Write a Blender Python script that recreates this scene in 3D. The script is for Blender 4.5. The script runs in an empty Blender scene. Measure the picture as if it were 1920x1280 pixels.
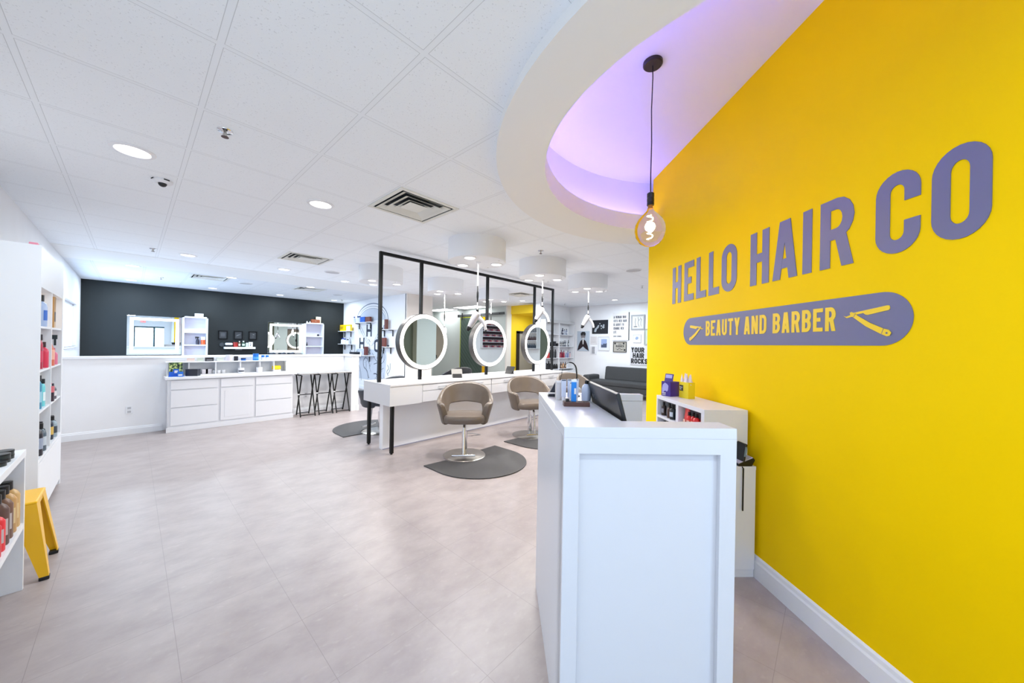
import bpy, math, random
from mathutils import Vector, Matrix
from mathutils.geometry import tessellate_polygon
S = bpy.context.scene
COL = S.collection
R = math.radians
rnd = random.Random(7)

# ------------------------------------------------------------------ camera
YAW, ROLL, HC = 0.743378, 0.0171679, 1.42
fw = Vector((math.cos(YAW), math.sin(YAW), 0)); r0 = Vector((math.sin(YAW), -math.cos(YAW), 0)); u0 = Vector((0, 0, 1))
cr, sr = math.cos(ROLL), math.sin(ROLL)
rx = cr * r0 + sr * u0; uy = -sr * r0 + cr * u0
cam = bpy.data.objects.new('camera', bpy.data.cameras.new('camera'))
COL.objects.link(cam)
M = Matrix((rx, uy, -fw)).transposed().to_4x4(); M.translation = (0, 0, HC)
cam.matrix_world = M
cam.data.sensor_width = 36; cam.data.lens = 654.4 / 1920 * 36; cam.data.shift_y = 5.51 / 1920
cam.data.clip_start = 0.02; cam.data.clip_end = 200
S.camera = cam
# ------------------------------------------------------------------ world, exposure, large lights
w = bpy.data.worlds.new('world'); S.world = w; w.use_nodes = True
w.node_tree.nodes['Background'].inputs[0].default_value = (0.80, 0.90, 1.0, 1); w.node_tree.nodes['Background'].inputs[1].default_value = 1.0
S.view_settings.view_transform = 'Standard'; S.view_settings.look = 'None'
S.view_settings.gamma = 1; S.view_settings.use_curve_mapping = False; S.view_settings.exposure = 0.82
DAY = 0.5; DOWN = 0.70

def area(name, loc, rot, sx, sy, power, col, shape='RECTANGLE'):
    l = bpy.data.lights.new(name, 'AREA'); l.shape = shape; l.size = sx
    if shape in ('RECTANGLE', 'ELLIPSE'): l.size_y = sy
    l.energy = power; l.color = col
    o = bpy.data.objects.new(name, l); COL.objects.link(o); o.location = loc; o.rotation_euler = rot
    return o
# daylight through the shop windows (behind and left of the camera, and the small one by the dark wall)
area('daylight_front', (0.645, -4.025, 1.06), (R(90), 0, 0), 1.08, 1.86, 60 * DAY, (0.5, 0.74, 1.0))
area('daylight_left', (-0.70, -1.0, 1.30), (R(90), 0, R(-90)), 5.2, 2.0, 19 * DAY, (0.55, 0.76, 1.0))
area('daylight_side', (-0.74, 10.35, 1.66), (R(90), 0, R(-90)), 1.7, 0.8, 64 * DAY, (0.42, 0.68, 1.0))

# ------------------------------------------------------------------ helpers
def lin(c):
    c = c / 255
    return c / 12.92 if c <= 0.04045 else ((c + 0.055) / 1.055) ** 2.4
def rgb(*c): return (lin(c[0]), lin(c[1]), lin(c[2]), 1)
MATS = {}
def mat(name, c, rough=0.5, metal=0.0, emit=None, es=0.0, vary=0.0, vscale=30, bump=0.0, bscale=200, coat=0.0, trans=0.0, ior=1.45, spec=0.5):
    if name in MATS: return MATS[name]
    m = bpy.data.materials.new(name); m.use_nodes = True; MATS[name] = m
    nt = m.node_tree; b = nt.nodes['Principled BSDF']
    b.inputs['Base Color'].default_value = rgb(*c); b.inputs['Roughness'].default_value = rough; b.inputs['Metallic'].default_value = metal
    b.inputs['Specular IOR Level'].default_value = spec
    b.inputs['Coat Weight'].default_value = coat; b.inputs['Transmission Weight'].default_value = trans; b.inputs['IOR'].default_value = ior
    if emit: b.inputs['Emission Color'].default_value = rgb(*emit); b.inputs['Emission Strength'].default_value = es
    if vary or bump:
        tc = nt.nodes.new('ShaderNodeTexCoord')
    if vary:
        n = nt.nodes.new('ShaderNodeTexNoise'); n.inputs['Scale'].default_value = vscale; n.inputs['Detail'].default_value = 4
        nt.links.new(tc.outputs['Object'], n.inputs['Vector'])
        mr = nt.nodes.new('ShaderNodeMapRange'); mr.inputs['From Min'].default_value = .3; mr.inputs['From Max'].default_value = .7
        mr.inputs['To Min'].default_value = 1 - vary; mr.inputs['To Max'].default_value = 1 + vary * .5
        nt.links.new(n.outputs['Fac'], mr.inputs['Value'])
        mx = nt.nodes.new('ShaderNodeMix'); mx.data_type = 'RGBA'; mx.blend_type = 'MULTIPLY'; mx.inputs['Factor'].default_value = 1
        mx.inputs[6].default_value = rgb(*c); nt.links.new(mr.outputs['Result'], mx.inputs[7]); nt.links.new(mx.outputs[2], b.inputs['Base Color'])
    if bump:
        n = nt.nodes.new('ShaderNodeTexNoise'); n.inputs['Scale'].default_value = bscale
        nt.links.new(tc.outputs['Object'], n.inputs['Vector'])
        bp = nt.nodes.new('ShaderNodeBump'); bp.inputs['Strength'].default_value = bump; bp.inputs['Distance'].default_value = 0.002
        nt.links.new(n.outputs['Fac'], bp.inputs['Height']); nt.links.new(bp.outputs['Normal'], b.inputs['Normal'])
    return m

class MB:
    def __init__(s, M=None): s.v = []; s.f = []; s.M = M or Matrix()
    def add(s, vs, fs):
        n = len(s.v); s.v += [tuple(s.M @ Vector(p)) for p in vs]; s.f += [tuple(i + n for i in f) for f in fs]; return s
    def box(s, x0, y0, z0, x1, y1, z1):
        if x0 > x1: x0, x1 = x1, x0
        if y0 > y1: y0, y1 = y1, y0
        if z0 > z1: z0, z1 = z1, z0
        return s.add([(x0,y0,z0),(x1,y0,z0),(x1,y1,z0),(x0,y1,z0),(x0,y0,z1),(x1,y0,z1),(x1,y1,z1),(x0,y1,z1)],
                     [(0,3,2,1),(4,5,6,7),(0,1,5,4),(1,2,6,5),(2,3,7,6),(3,0,4,7)])
    def quad(s, a, b, c, d): return s.add([a, b, c, d], [(0, 1, 2, 3)])
    def lathe(s, prof, seg=20, c=(0, 0, 0), a0=0.0, a1=2 * math.pi, cap=False):
        full = abs(a1 - a0 - 2 * math.pi) < 1e-6; n = seg if full else seg + 1; vs = []; fs = []
        for i in range(n):
            a = a0 + (a1 - a0) * i / seg
            for r, z in prof: vs.append((c[0] + r * math.cos(a), c[1] + r * math.sin(a), c[2] + z))
        k = len(prof)
        for i in range(seg):
            j = (i + 1) % n
            for q in range(k - 1): fs.append((i*k+q, j*k+q, j*k+q+1, i*k+q+1))
        if full and cap:
            if prof[0][0] > 1e-6: fs.append(tuple(i*k for i in reversed(range(n))))
            if prof[-1][0] > 1e-6: fs.append(tuple(i*k+k-1 for i in range(n)))
        return s.add(vs, fs)
    def cyl(s, c, r, h, seg=20, r2=None): return s.lathe([(r, 0), (r if r2 is None else r2, h)], seg, c, cap=True)
    def tube(s, pts, r, seg=8, closed=False):
        pts = [Vector(p) for p in pts]; n = len(pts); vs = []; fs = []
        rs = r if isinstance(r, (list, tuple)) else [r] * n
        up = None
        for i, p in enumerate(pts):
            if closed: t = pts[(i+1) % n] - pts[i-1]
            else: t = (pts[min(i+1, n-1)] - pts[max(i-1, 0)])
            t.normalize()
            if up is None: up = Vector((0, 0, 1)) if abs(t.z) < .9 else Vector((1, 0, 0))
            a = t.cross(up)
            if a.length < 1e-4: a = t.cross(Vector((0, 1, 0)))
            a.normalize(); b = a.cross(t).normalized(); up = b
            for k in range(seg):
                th = 2 * math.pi * k / seg
                vs.append(p + rs[i] * (math.cos(th) * a + math.sin(th) * b))
        m = n if closed else n - 1
        for i in range(m):
            j = (i + 1) % n
            for k in range(seg): fs.append((i*seg+k, i*seg+(k+1) % seg, j*seg+(k+1) % seg, j*seg+k))
        if not closed: fs.append(tuple(range(seg))[::-1]); fs.append(tuple((n-1)*seg+k for k in range(seg)))
        return s.add(vs, fs)
    def bar(s, a, b, wd, ht=None):
        """square section bar from a to b"""
        ht = ht or wd; a = Vector(a); b = Vector(b); t = (b - a).normalized()
        up = Vector((0, 0, 1)) if abs(t.z) < .95 else Vector((0, 1, 0))
        x = t.cross(up).normalized() * wd / 2; y = x.cross(t).normalized() * ht / 2
        return s.add([a-x-y, a+x-y, a+x+y, a-x+y, b-x-y, b+x-y, b+x+y, b-x+y], [(0,3,2,1),(4,5,6,7),(0,1,5,4),(1,2,6,5),(2,3,7,6),(3,0,4,7)])
    def sphere(s, c, r, seg=16, rings=10, sz=1.0):
        prof = [(r * math.sin(math.pi * i / rings) if 0 < i < rings else 0.0, -r * sz * math.cos(math.pi * i / rings)) for i in range(rings + 1)]
        return s.lathe(prof, seg, c)
    def prism(s, poly, d0, d1, fn):
        """2-D polygon (a,b) extruded between depths d0,d1; fn(a,b,d) -> xyz"""
        n = len(poly); tri = tessellate_polygon([[Vector((p[0], p[1], 0)) for p in poly]])
        vs = [fn(a, b, d0) for a, b in poly] + [fn(a, b, d1) for a, b in poly]
        fs = [tuple(t) for t in tri] + [tuple(i + n for i in reversed(t)) for t in tri] + [(i, (i+1) % n, (i+1) % n + n, i + n) for i in range(n)]
        return s.add(vs, fs)
    def build(s, name, m, parent=None, smooth=False, bevel=0.0, loc=None, subsurf=0):
        me = bpy.data.meshes.new(name); me.from_pydata([tuple(v) for v in s.v], [], s.f); me.update()
        import bmesh
        bm = bmesh.new(); bm.from_mesh(me); bmesh.ops.recalc_face_normals(bm, faces=bm.faces); bm.to_mesh(me); bm.free()
        o = bpy.data.objects.new(name, me); COL.objects.link(o)
        if m: me.materials.append(m)
        if parent: o.parent = parent
        if loc: o.location = loc
        if smooth:
            for p in me.polygons: p.use_smooth = True
            try: me.set_sharp_from_angle(angle=R(40))
            except Exception: pass
        if bevel:
            b = o.modifiers.new('bevel', 'BEVEL'); b.width = bevel; b.segments = 2; b.limit_method = 'ANGLE'; b.angle_limit = R(50)
        if subsurf:
            b = o.modifiers.new('sub', 'SUBSURF'); b.levels = subsurf; b.render_levels = subsurf
        return o
def ngon_curve(name, loops, m, z0, z1, parent=None):
    """filled flat shape with holes, as a slab between z0 and z1"""
    cu = bpy.data.curves.new(name, 'CURVE'); cu.dimensions = '2D'; cu.fill_mode = 'BOTH'; cu.extrude = abs(z1 - z0) / 2
    for lp in loops:
        sp = cu.splines.new('POLY'); sp.points.add(len(lp) - 1)
        for i, p in enumerate(lp): sp.points[i].co = (p[0], p[1], 0, 1)
        sp.use_cyclic_u = True
    t = bpy.data.objects.new('t', cu); me = bpy.data.meshes.new_from_object(t); bpy.data.objects.remove(t)
    me.name = name; me.materials.clear(); me.materials.append(m)
    me.transform(Matrix.Translation((0, 0, (z0 + z1) / 2)))
    o = bpy.data.objects.new(name, me); COL.objects.link(o)
    if parent: o.parent = parent
    return o
def tag(o, label=None, cat=None, group=None, kind=None):
    if label: o['label'] = label
    if cat: o['category'] = cat
    if group: o['group'] = group
    if kind: o['kind'] = kind
    return o
def thing(name, label, cat, loc=(0, 0, 0), rz=0.0, group=None):
    o = bpy.data.objects.new(name, None); COL.objects.link(o); o.location = loc; o.rotation_euler = (0, 0, rz); o.empty_display_size = .1
    return tag(o, label, cat, group)
def struct(o): o['kind'] = 'structure'; return o
def kids(o): return [c for c in bpy.data.objects if c.parent == o]
def dup(o, loc=None, rz=None, label=None, group=None, scale=None):
    def rec(a, par):
        c = a.copy(); COL.objects.link(c); c.parent = par
        for ch in KID.get(a.name, []): rec(ch, c)
        return c
    KID = {}
    for x in bpy.data.objects:
        if x.parent: KID.setdefault(x.parent.name, []).append(x)
    c = rec(o, None)
    if loc is not None: c.location = loc
    if rz is not None: c.rotation_euler = (0, 0, rz)
    if label: c['label'] = label
    if group: c['group'] = group
    if scale: c.scale = scale
    return c
def circle(cx, cy, r, n=96): return [(cx + r * math.cos(2*math.pi*i/n), cy + r * math.sin(2*math.pi*i/n)) for i in range(n)]

# ------------------------------------------------------------------ materials
white = mat('white_laminate', (232, 233, 238), .35)
white2 = mat('white_satin', (236, 237, 241), .45)
wallw = mat('white_wall_paint', (240, 240, 243), .6, vary=.02, vscale=3)
wallc = mat('warm_white_wall_paint', (228, 222, 216), .6)
wallgreen = mat('pale_grey_green_paint', (205, 213, 210), .6)
soff = mat('soffit_paint', (240, 240, 240), .6)
dark = mat('charcoal_wall_paint', (27, 32, 34), .7, vary=.04, vscale=2)
yellow = mat('yellow_wall_paint', (253, 210, 0), .5, vary=.02, vscale=2, spec=.08)
yellowp = mat('yellow_powder_coat', (243, 186, 10), .3)
slate = mat('slate_vinyl', (110, 110, 140), .48)
black = mat('black_powder_coat', (21, 22, 24), .5, spec=.3)
blackp = mat('black_plastic', (22, 23, 26), .35)
grey = mat('grey_plastic', (120, 122, 126), .4)
chrome = mat('chrome', (225, 226, 230), .12, 1.0)
steel = mat('brushed_steel', (190, 186, 180), .3, 1.0)
mirror = mat('mirror_glass', (235, 240, 240), .01, 1.0)
leather = mat('taupe_leather', (112, 101, 92), .3, vary=.06, vscale=12, bump=.15, bscale=300)
leather2 = mat('black_leather', (34, 34, 38), .4)
rubber = mat('dark_rubber', (70, 69, 70), .5, bump=.1, bscale=150)
led = mat('led_diffuser', (255, 255, 255), .4, emit=(255, 250, 240), es=1.25)
led2 = mat('cool_led_diffuser', (255, 255, 255), .4, emit=(225, 248, 255), es=1.5)
lampd = mat('lamp_diffuser', (255, 255, 255), .4, emit=(255, 250, 245), es=2.5)
wood = mat('dark_wood', (92, 62, 56), .45, vary=.2, vscale=20)
sofaf = mat('charcoal_fabric', (66, 67, 69), .9, vary=.1, vscale=60, bump=.3, bscale=400)
glass = mat('clear_glass', (255, 255, 255), .02, trans=1.0)
clearp = mat('clear_plastic', (235, 238, 240), .08, trans=.85)
paper = mat('white_paper', (232, 230, 232), .7)
ink = mat('black_ink', (34, 34, 38), .6)
def cm(name, c, rough=.35, **k): return mat(name, c, rough, **k)

def ceil_mat(name, ox, oy, sx, sy, base):
    m = bpy.data.materials.new(name); m.use_nodes = True; nt = m.node_tree; N = nt.nodes; L = nt.links; b = N['Principled BSDF']; b.inputs['Roughness'].default_value = .8
    g = N.new('ShaderNodeNewGeometry'); sp = N.new('ShaderNodeSeparateXYZ'); L.new(g.outputs['Position'], sp.inputs[0])
    def mth(op, a, bb=None, c=None):
        n = N.new('ShaderNodeMath'); n.operation = op
        for i, q in enumerate((a, bb, c)):
            if q is None: continue
            if isinstance(q, (int, float)): n.inputs[i].default_value = q
            else: L.new(q, n.inputs[i])
        return n.outputs[0]
    def dist(o, off, s):   # metres to nearest grid line
        t = mth('DIVIDE', mth('SUBTRACT', o, off), s); t = mth('SUBTRACT', t, mth('ROUND', t)); return mth('MULTIPLY', mth('ABSOLUTE', t), s)
    d = mth('MINIMUM', dist(sp.outputs[0], ox, sx), dist(sp.outputs[1], oy, sy))
    tee = mth('LESS_THAN', d, .012); edge = mth('MULTIPLY', mth('LESS_THAN', d, .0145), mth('GREATER_THAN', d, .012))
    n = N.new('ShaderNodeTexNoise'); n.inputs['Scale'].default_value = 120; n.inputs['Detail'].default_value = 3; L.new(g.outputs['Position'], n.inputs['Vector'])
    pit = mth('MULTIPLY', mth('GREATER_THAN', n.outputs['Fac'], .66), mth('GREATER_THAN', d, .0155))
    m1 = N.new('ShaderNodeMix'); m1.data_type = 'RGBA'; m1.inputs[6].default_value = rgb(*base); m1.inputs[7].default_value = rgb(*[x - 22 for x in base]); L.new(pit, m1.inputs[0])
    m2 = N.new('ShaderNodeMix'); m2.data_type = 'RGBA'; L.new(m1.outputs[2], m2.inputs[6]); m2.inputs[7].default_value = rgb(*[x - 3 for x in base]); L.new(tee, m2.inputs[0])
    m3 = N.new('ShaderNodeMix'); m3.data_type = 'RGBA'; L.new(m2.outputs[2], m3.inputs[6]); m3.inputs[7].default_value = rgb(*[x - 38 for x in base]); L.new(edge, m3.inputs[0])
    L.new(m3.outputs[2], b.inputs['Base Color'])
    return m
def floor_mat():
    m = bpy.data.materials.new('vinyl_stone_tile'); m.use_nodes = True; nt = m.node_tree; N = nt.nodes; L = nt.links; b = N['Principled BSDF']
    b.inputs['Roughness'].default_value = .36
    g = N.new('ShaderNodeNewGeometry'); sp = N.new('ShaderNodeSeparateXYZ'); L.new(g.outputs['Position'], sp.inputs[0])
    def mth(op, a, bb=None):
        n = N.new('ShaderNodeMath'); n.operation = op
        for i, q in enumerate((a, bb)):
            if q is None: continue
            if isinstance(q, (int, float)): n.inputs[i].default_value = q
            else: L.new(q, n.inputs[i])
        return n.outputs[0]
    def dist(o, off, s):
        t = mth('DIVIDE', mth('SUBTRACT', o, off), s); t = mth('SUBTRACT', t, mth('ROUND', t)); return mth('MULTIPLY', mth('ABSOLUTE', t), s)
    d = mth('MINIMUM', dist(sp.outputs[0], .155, .4455), dist(sp.outputs[1], 1.072, .45)); seam = mth('LESS_THAN', d, .0011)
    mp = N.new('ShaderNodeMapping'); mp.inputs['Rotation'].default_value = (0, 0, R(25)); mp.inputs['Scale'].default_value = (1.0, 1.5, 1); L.new(g.outputs['Position'], mp.inputs[0])
    n1 = N.new('ShaderNodeTexNoise'); n1.inputs['Scale'].default_value = 4.5; n1.inputs['Detail'].default_value = 8; n1.inputs['Roughness'].default_value = .62; L.new(mp.outputs[0], n1.inputs['Vector'])
    n2 = N.new('ShaderNodeTexNoise'); n2.inputs['Scale'].default_value = 22; n2.inputs['Detail'].default_value = 6; L.new(mp.outputs[0], n2.inputs['Vector'])
    cr_ = N.new('ShaderNodeValToRGB'); cr_.color_ramp.elements[0].position = .33; cr_.color_ramp.elements[0].color = rgb(160, 148, 147); cr_.color_ramp.elements[1].position = .68; cr_.color_ramp.elements[1].color = rgb(176, 165, 163)
    L.new(n1.outputs['Fac'], cr_.inputs[0])
    mr = N.new('ShaderNodeMapRange'); mr.inputs['From Min'].default_value = .60; mr.inputs['From Max'].default_value = .75; mr.inputs['To Max'].default_value = .3; L.new(n2.outputs['Fac'], mr.inputs['Value'])
    m1 = N.new('ShaderNodeMix'); m1.data_type = 'RGBA'; L.new(mr.outputs[0], m1.inputs[0]); L.new(cr_.outputs[0], m1.inputs[6]); m1.inputs[7].default_value = rgb(194, 185, 182)
    m3 = N.new('ShaderNodeMix'); m3.data_type = 'RGBA'; L.new(m1.outputs[2], m3.inputs[6]); m3.inputs[7].default_value = rgb(146, 136, 134); L.new(seam, m3.inputs[0])
    L.new(m3.outputs[2], b.inputs['Base Color'])
    return m

# ------------------------------------------------------------------ room shell
CZ = 2.686
XL, YB, XR = -0.77, 12.0, 9.85
struct(MB().box(XL - .3, -4.3, -.1, 12.2, YB + .1, 0).build('floor', floor_mat()))
cm1 = ceil_mat('ceiling_tile', .24, 2.5676, .61, .6172, (246, 250, 255))
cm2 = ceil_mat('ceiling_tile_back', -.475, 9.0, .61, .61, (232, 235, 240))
SC = (2.878, .316); IC = (2.74, .35)
def sq(x, y, h=.27): return [(x - h, y - h), (x + h, y - h), (x + h, y + h), (x - h, y + h)]
struct(ngon_curve('ceiling', [[(XL, -4.1), (12.2, -4.1), (12.2, 7.8), (XL, 7.8)], circle(*SC, 1.70), sq(1.765, 2.90), sq(1.79, 6.0), sq(6.63, 5.85), sq(8.35, 6.9, .24)], cm1, CZ, CZ + .03))
struct(MB().box(XL, 7.8, CZ - .004, 4.75, 9.0, CZ + .04).build('ceiling', soff))
struct(ngon_curve('ceiling', [[(XL, 9.0), (4.75, 9.0), (4.75, YB), (XL, YB)], sq(1.06, 9.46), sq(2.92, 9.46)], cm2, CZ, CZ + .03))
struct(MB().box(4.75, 7.8, CZ, 12.2, YB, CZ + .04).build('ceiling', cm1))
# round drop soffit with the lit recess above it
struct(ngon_curve('trim_1', [circle(*SC, 1.84), circle(*IC, 1.398)], soff, 2.632, 2.70))
struct(MB().lathe([(1.398, 2.632), (1.398, 2.79), (1.405, 2.792), (1.405, 2.70), (1.398, 2.632)], 128, (IC[0], IC[1], 0)).build('trim_2', soff, smooth=True))
struct(MB().lathe([(1.405, 2.74), (1.56, 2.74), (1.56, 3.2)], 128, (IC[0], IC[1], 0)).build('wall_recess', soff, smooth=True))
struct(MB().box(1.0, -1.4, 3.2, 4.5, 2.1, 3.24).build('ceiling', soff))
# outer walls
struct(MB().box(XL - .1, 11.28, 0, XL, YB, CZ).box(XL - .1, 9.42, 0, XL, 11.28, 1.24).box(XL - .1, 9.42, 2.08, XL, 11.28, CZ).box(XL - .1, 1.7, 0, XL, 9.42, CZ)
       .box(XL - .1, -4.1, 0, XL, -3.7, CZ).box(XL - .1, -3.7, 2.35, XL, 1.7, CZ).box(XL - .1, -3.7, 0, XL, 1.7, .12).build('wall_left', wallw))
struct(MB().box(XL - .1, YB, 0, 4.85, YB + .1, CZ).build('wall_back', dark))
# front wall with storefront openings
struct(MB().box(XL - .1, -4.1, 0, .05, -4.0, CZ).box(.05, -4.1, 2.07, 1.22, -4, CZ).box(1.22, -4.1, 0, 1.6, -4, CZ).box(.05, -4.1, 0, 1.22, -4, .12).build('wall_front', wallw))
struct(MB().box(1.5, -4.0, 0, 1.6, -.86, CZ).build('wall_entry', mat('grey_wall_paint', (196, 196, 198), .6)))
teal = mat('dark_teal_frame', (40, 70, 80), .4)
wf = struct(MB().box(.05, -4.06, 2.0, 1.22, -4.0, 2.07).box(.78, -4.06, .12, .86, -4.0, 2.0).box(.05, -4.06, .12, .09, -4.0, 2.0).build('window_1', teal))
struct(MB().box(.09, -4.05, .12, 1.2, -4.044, 2.0).build('window_pane', glass, wf))
struct(MB().box(XL - .08, -3.7, .12, XL - .02, -3.64, 2.35).box(XL - .08, 1.64, .12, XL - .02, 1.7, 2.35).box(XL - .08, -1.03, .12, XL - .02, -.97, 2.35).box(XL - .08, -3.7, 2.29, XL - .02, 1.7, 2.35).build('window_2', teal))
struct(MB().box(XL - .055, -3.64, .12, XL - .049, 1.64, 2.29).build('window_pane', glass, bpy.data.objects['window_2']))
wf = struct(MB().box(XL - .09, 9.42, 1.24, XL - .05, 9.46, 2.08).box(XL - .09, 11.24, 1.24, XL - .05, 11.28, 2.08).box(XL - .09, 9.42, 2.04, XL - .05, 11.28, 2.08).build('window_3', white2))
struct(MB().box(XL - .075, 9.46, 1.25, XL - .07, 11.24, 2.05).build('window_blind', mat('blind_fabric', (225, 230, 245), .8, emit=(205, 218, 255), es=.5), wf))
struct(MB().box(XL - .04, 9.38, 1.22, XL + .03, 11.32, 1.24).build('window_sill', white2, wf))
struct(MB().box(4.75, 8.09, 0, 4.9, YB, CZ).build('wall_mural', wallw))
struct(MB().box(4.75, 8.05, 0, 5.53, 8.12, CZ).box(5.46, 8.12, 0, 5.53, 12, CZ).build('wall_column', wallc))
struct(MB().box(5.53, YB, 0, 9, YB + .1, CZ).build('wall_office', wallgreen))
struct(MB().box(8.3, 7.9, 0, 8.45, YB, CZ).build('wall_barn', wallgreen))
struct(MB().box(8.27, 7.84, 0, 8.48, 7.9, CZ).build('trim_3', wallc))
cyel = mat('yellow_corridor_paint', (246, 208, 40), .5)
struct(MB().box(8.45, 7.9, 0, 12, 7.98, CZ).build('wall_corridor', cyel))
struct(MB().box(8.46, 6.70, 2.42, 9.9, 7.9, CZ).build('trim_4', cyel))
struct(MB().box(8.24, 6.45, 0, 12, 6.70, CZ).build('wall_partition', wallw))
struct(MB().box(12, 6.45, 0, 12.1, 8, CZ).build('wall_far', wallc))
struct(MB().box(XR, -4.1, 0, XR + .1, 6.45, CZ).build('wall_right', wallw))
struct(MB().box(1.6, -.7, 0, XR, -.6, CZ).build('wall_rear', wallw))
struct(MB().box(4.5, -.6, 0, 5.66, -.56, CZ).build('trim_5', mat('olive_grey_paint', (98, 106, 92), .6)))
struct(MB().box(5.66, -.6, 0, 6.34, -.35, CZ).build('trim_6', wallgreen))
dr = struct(MB().box(6.4, -.6, 0, 7.0, -.54, 2.07).build('door_1', mat('taupe_door', (142, 128, 112), .5)))
struct(MB().box(6.36, -.6, 0, 6.4, -.53, 2.12).box(7.0, -.6, 0, 7.04, -.53, 2.12).box(6.36, -.6, 2.07, 7.04, -.53, 2.12).build('door_frame', wood, dr))
struct(MB().cyl((6.46, -.5, .95), .02, .1, 10).build('door_handle', blackp, dr))
# corridor door (dark frame on the yellow corridor wall)
dr = struct(MB().box(8.80, 7.86, 0, 8.93, 7.9, 1.86).box(9.75, 7.86, 0, 9.85, 7.9, 1.86).box(8.80, 7.86, 1.80, 9.85, 7.9, 1.88).build('door_2', mat('espresso_wood', (44, 38, 36), .4)))
struct(MB().box(8.93, 7.88, 0, 9.75, 7.895, 1.80).build('door_panel', mat('greige', (168, 160, 146), .5), dr))
# yellow feature wall: runs at 45 degrees. local x = towards the camera side, -y = room
WY = Matrix.Translation((3.80, 1.49, 0)) @ Matrix.Rotation(R(225), 4, 'Z')
def wy(s, z, d): return WY @ Vector((s, d, z))
struct(MB().prism([(0, 0), (3.34, 0), (3.34, 2.66), (3.2, 2.66), (3.2, 3.2), (.085, 3.2), (.085, 2.80), (.0, 2.80)], 0, .11, lambda a, b, d: wy(a, b, d)).build('wall_yellow', yellow))
# skirting boards
def skirt(mb, a, b, off, h=.135, t=.016):
    """profile board along a->b; off is the unit normal into the room"""
    a = Vector(a); b = Vector(b); n = Vector(off)
    prof = [(0, 0), (t, 0), (t, h * .72), (t * .7, h * .8), (t * .55, h * .93), (0.003, h), (0, h)]
    vs = [(p.x + n.x * q[0], p.y + n.y * q[0], q[1]) for p in (a, b) for q in prof]; k = len(prof)
    return mb.add(vs, [(i, (i+1) % k, (i+1) % k + k, i + k) for i in range(k)] + [tuple(range(k)), tuple(range(k, 2*k))])
nd = (WY.to_3x3() @ Vector((0, -1, 0)))
struct(skirt(MB(), wy(0, 0, 0), wy(3.34, 0, 0), nd, .137).build('baseboard_yellow', white2))
struct(skirt(skirt(MB(), (XL, 5.6, 0), (XL, 7.62, 0), (1, 0, 0), .11), (XL, 7.82, 0), (XL, 12, 0), (1, 0, 0), .11).build('baseboard_left', white2))
struct(skirt(MB(), (XL, 7.62, 0), (.33, 7.62, 0), (0, -1, 0), .11).build('baseboard_front', white2))
struct(skirt(skirt(MB(), (2.10, 7.62, 0), (3.05, 7.62, 0), (0, -1, 0), .11), (4.75, 8.1, 0), (4.75, 11.9, 0), (-1, 0, 0), .11).build('baseboard_back', white2))
struct(skirt(MB(), (XR, 0, 0), (XR, 6.2, 0), (-1, 0, 0), .11).build('baseboard_right', white2))
# half-height partition between reception floor and barber room
hw = struct(MB().box(XL, 7.62, 0, 3.2, 7.80, 1.115).box(3.05, 7.26, 0, 3.20, 7.62, 1.115).build('wall_half', wallw))
struct(MB().box(XL, 7.595, 1.115, 3.225, 7.825, 1.15).box(3.025, 7.235, 1.115, 3.225, 7.6, 1.15).build('trim_7', white2, bevel=.004))
struct(MB().box(3.15, 7.245, 0, 3.21, 7.80, .11).build('trim_8', white2))
for k, (x, z) in enumerate(((-.02, .36), (2.32, .36))):
    pl_ = MB().box(x - .035, 7.612, z - .057, x + .035, 7.62, z + .057).build('wall_outlet', white2, bevel=.002)
    tag(pl_, ['white wall outlet on the half wall left of the drawer cabinet', 'white wall outlet on the half wall behind the folding stools'][k], 'outlet')
    for q in (.012, -.042): MB().box(x - .018, 7.609, z + q, x + .018, 7.613, z + q + .03).build('socket', mat('socket_grey', (190, 190, 194), .4), pl_)

# ------------------------------------------------------------------ ceiling fittings
def downlight(x, y, z, label, group, power, r=.075, lampless=False, col=(.78, .91, 1)):
    t = thing('recessed_downlight', label, 'ceiling light', (x, y, z), 0, group)
    MB().lathe([(r + .028, 0), (r + .026, -.006), (r + .004, -.010), (r, -.004), (r, 0)], 28).build('trim_ring', white2, t, smooth=True)
    MB().lathe([(0, -.003), (r, -.003)], 28).build('lamp_disc', lampd, t)
    l = area('downlight_lamp', (0, 0, -.012), (0, 0, 0), r * 1.9, 0, power * DOWN, col, 'DISK'); l.parent = t
    return t
rowlab = {3.5: 'nearest the camera, over the open floor', 7.18: 'in front of the half wall', 9.03: 'just beyond the half wall', 11.31: 'closest to the dark wall'}
for y, xs in ((3.5, (-.013, 1.163)), (7.2, (.555, 1.811)), (9.03, (-.016, 1.352, 2.813)), (11.32, (-.03, 1.333, 2.765, 4.19))):
    key = min(rowlab, key=lambda q: abs(q - y))
    for k, x in enumerate(xs):
        nm = ['leftmost', 'second from the left', 'third from the left', 'rightmost'][k] if len(xs) > 2 else ['left one', 'right one'][k]
        downlight(x, y, CZ - (.004 if 7.8 < y < 9.1 and y < 9 else 0), 'round recessed downlight, %s of the row %s' % (nm, rowlab[key]), 'recessed downlights in the tile ceiling', 8 if y < 5 else 16, .085 if y < 5 else .08)
downlight(3.006, 7.552, CZ, 'round recessed downlight above the right end of the half wall', 'recessed downlights in the tile ceiling', 16)
downlight(9.0, 7.1, 2.42, 'small round downlight in the yellow corridor bulkhead', 'recessed downlights in the far rooms', 10, .07)
for k, (x, y) in enumerate(((.35, -.35), (.35, -2.4))): downlight(x, y, CZ, ['round recessed downlight above the shop entrance, beside the camera', 'round recessed downlight just inside the front window'][k], 'recessed downlights by the entrance', 15)  # extra lamps out of view, added to light the desk and yellow wall
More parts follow.
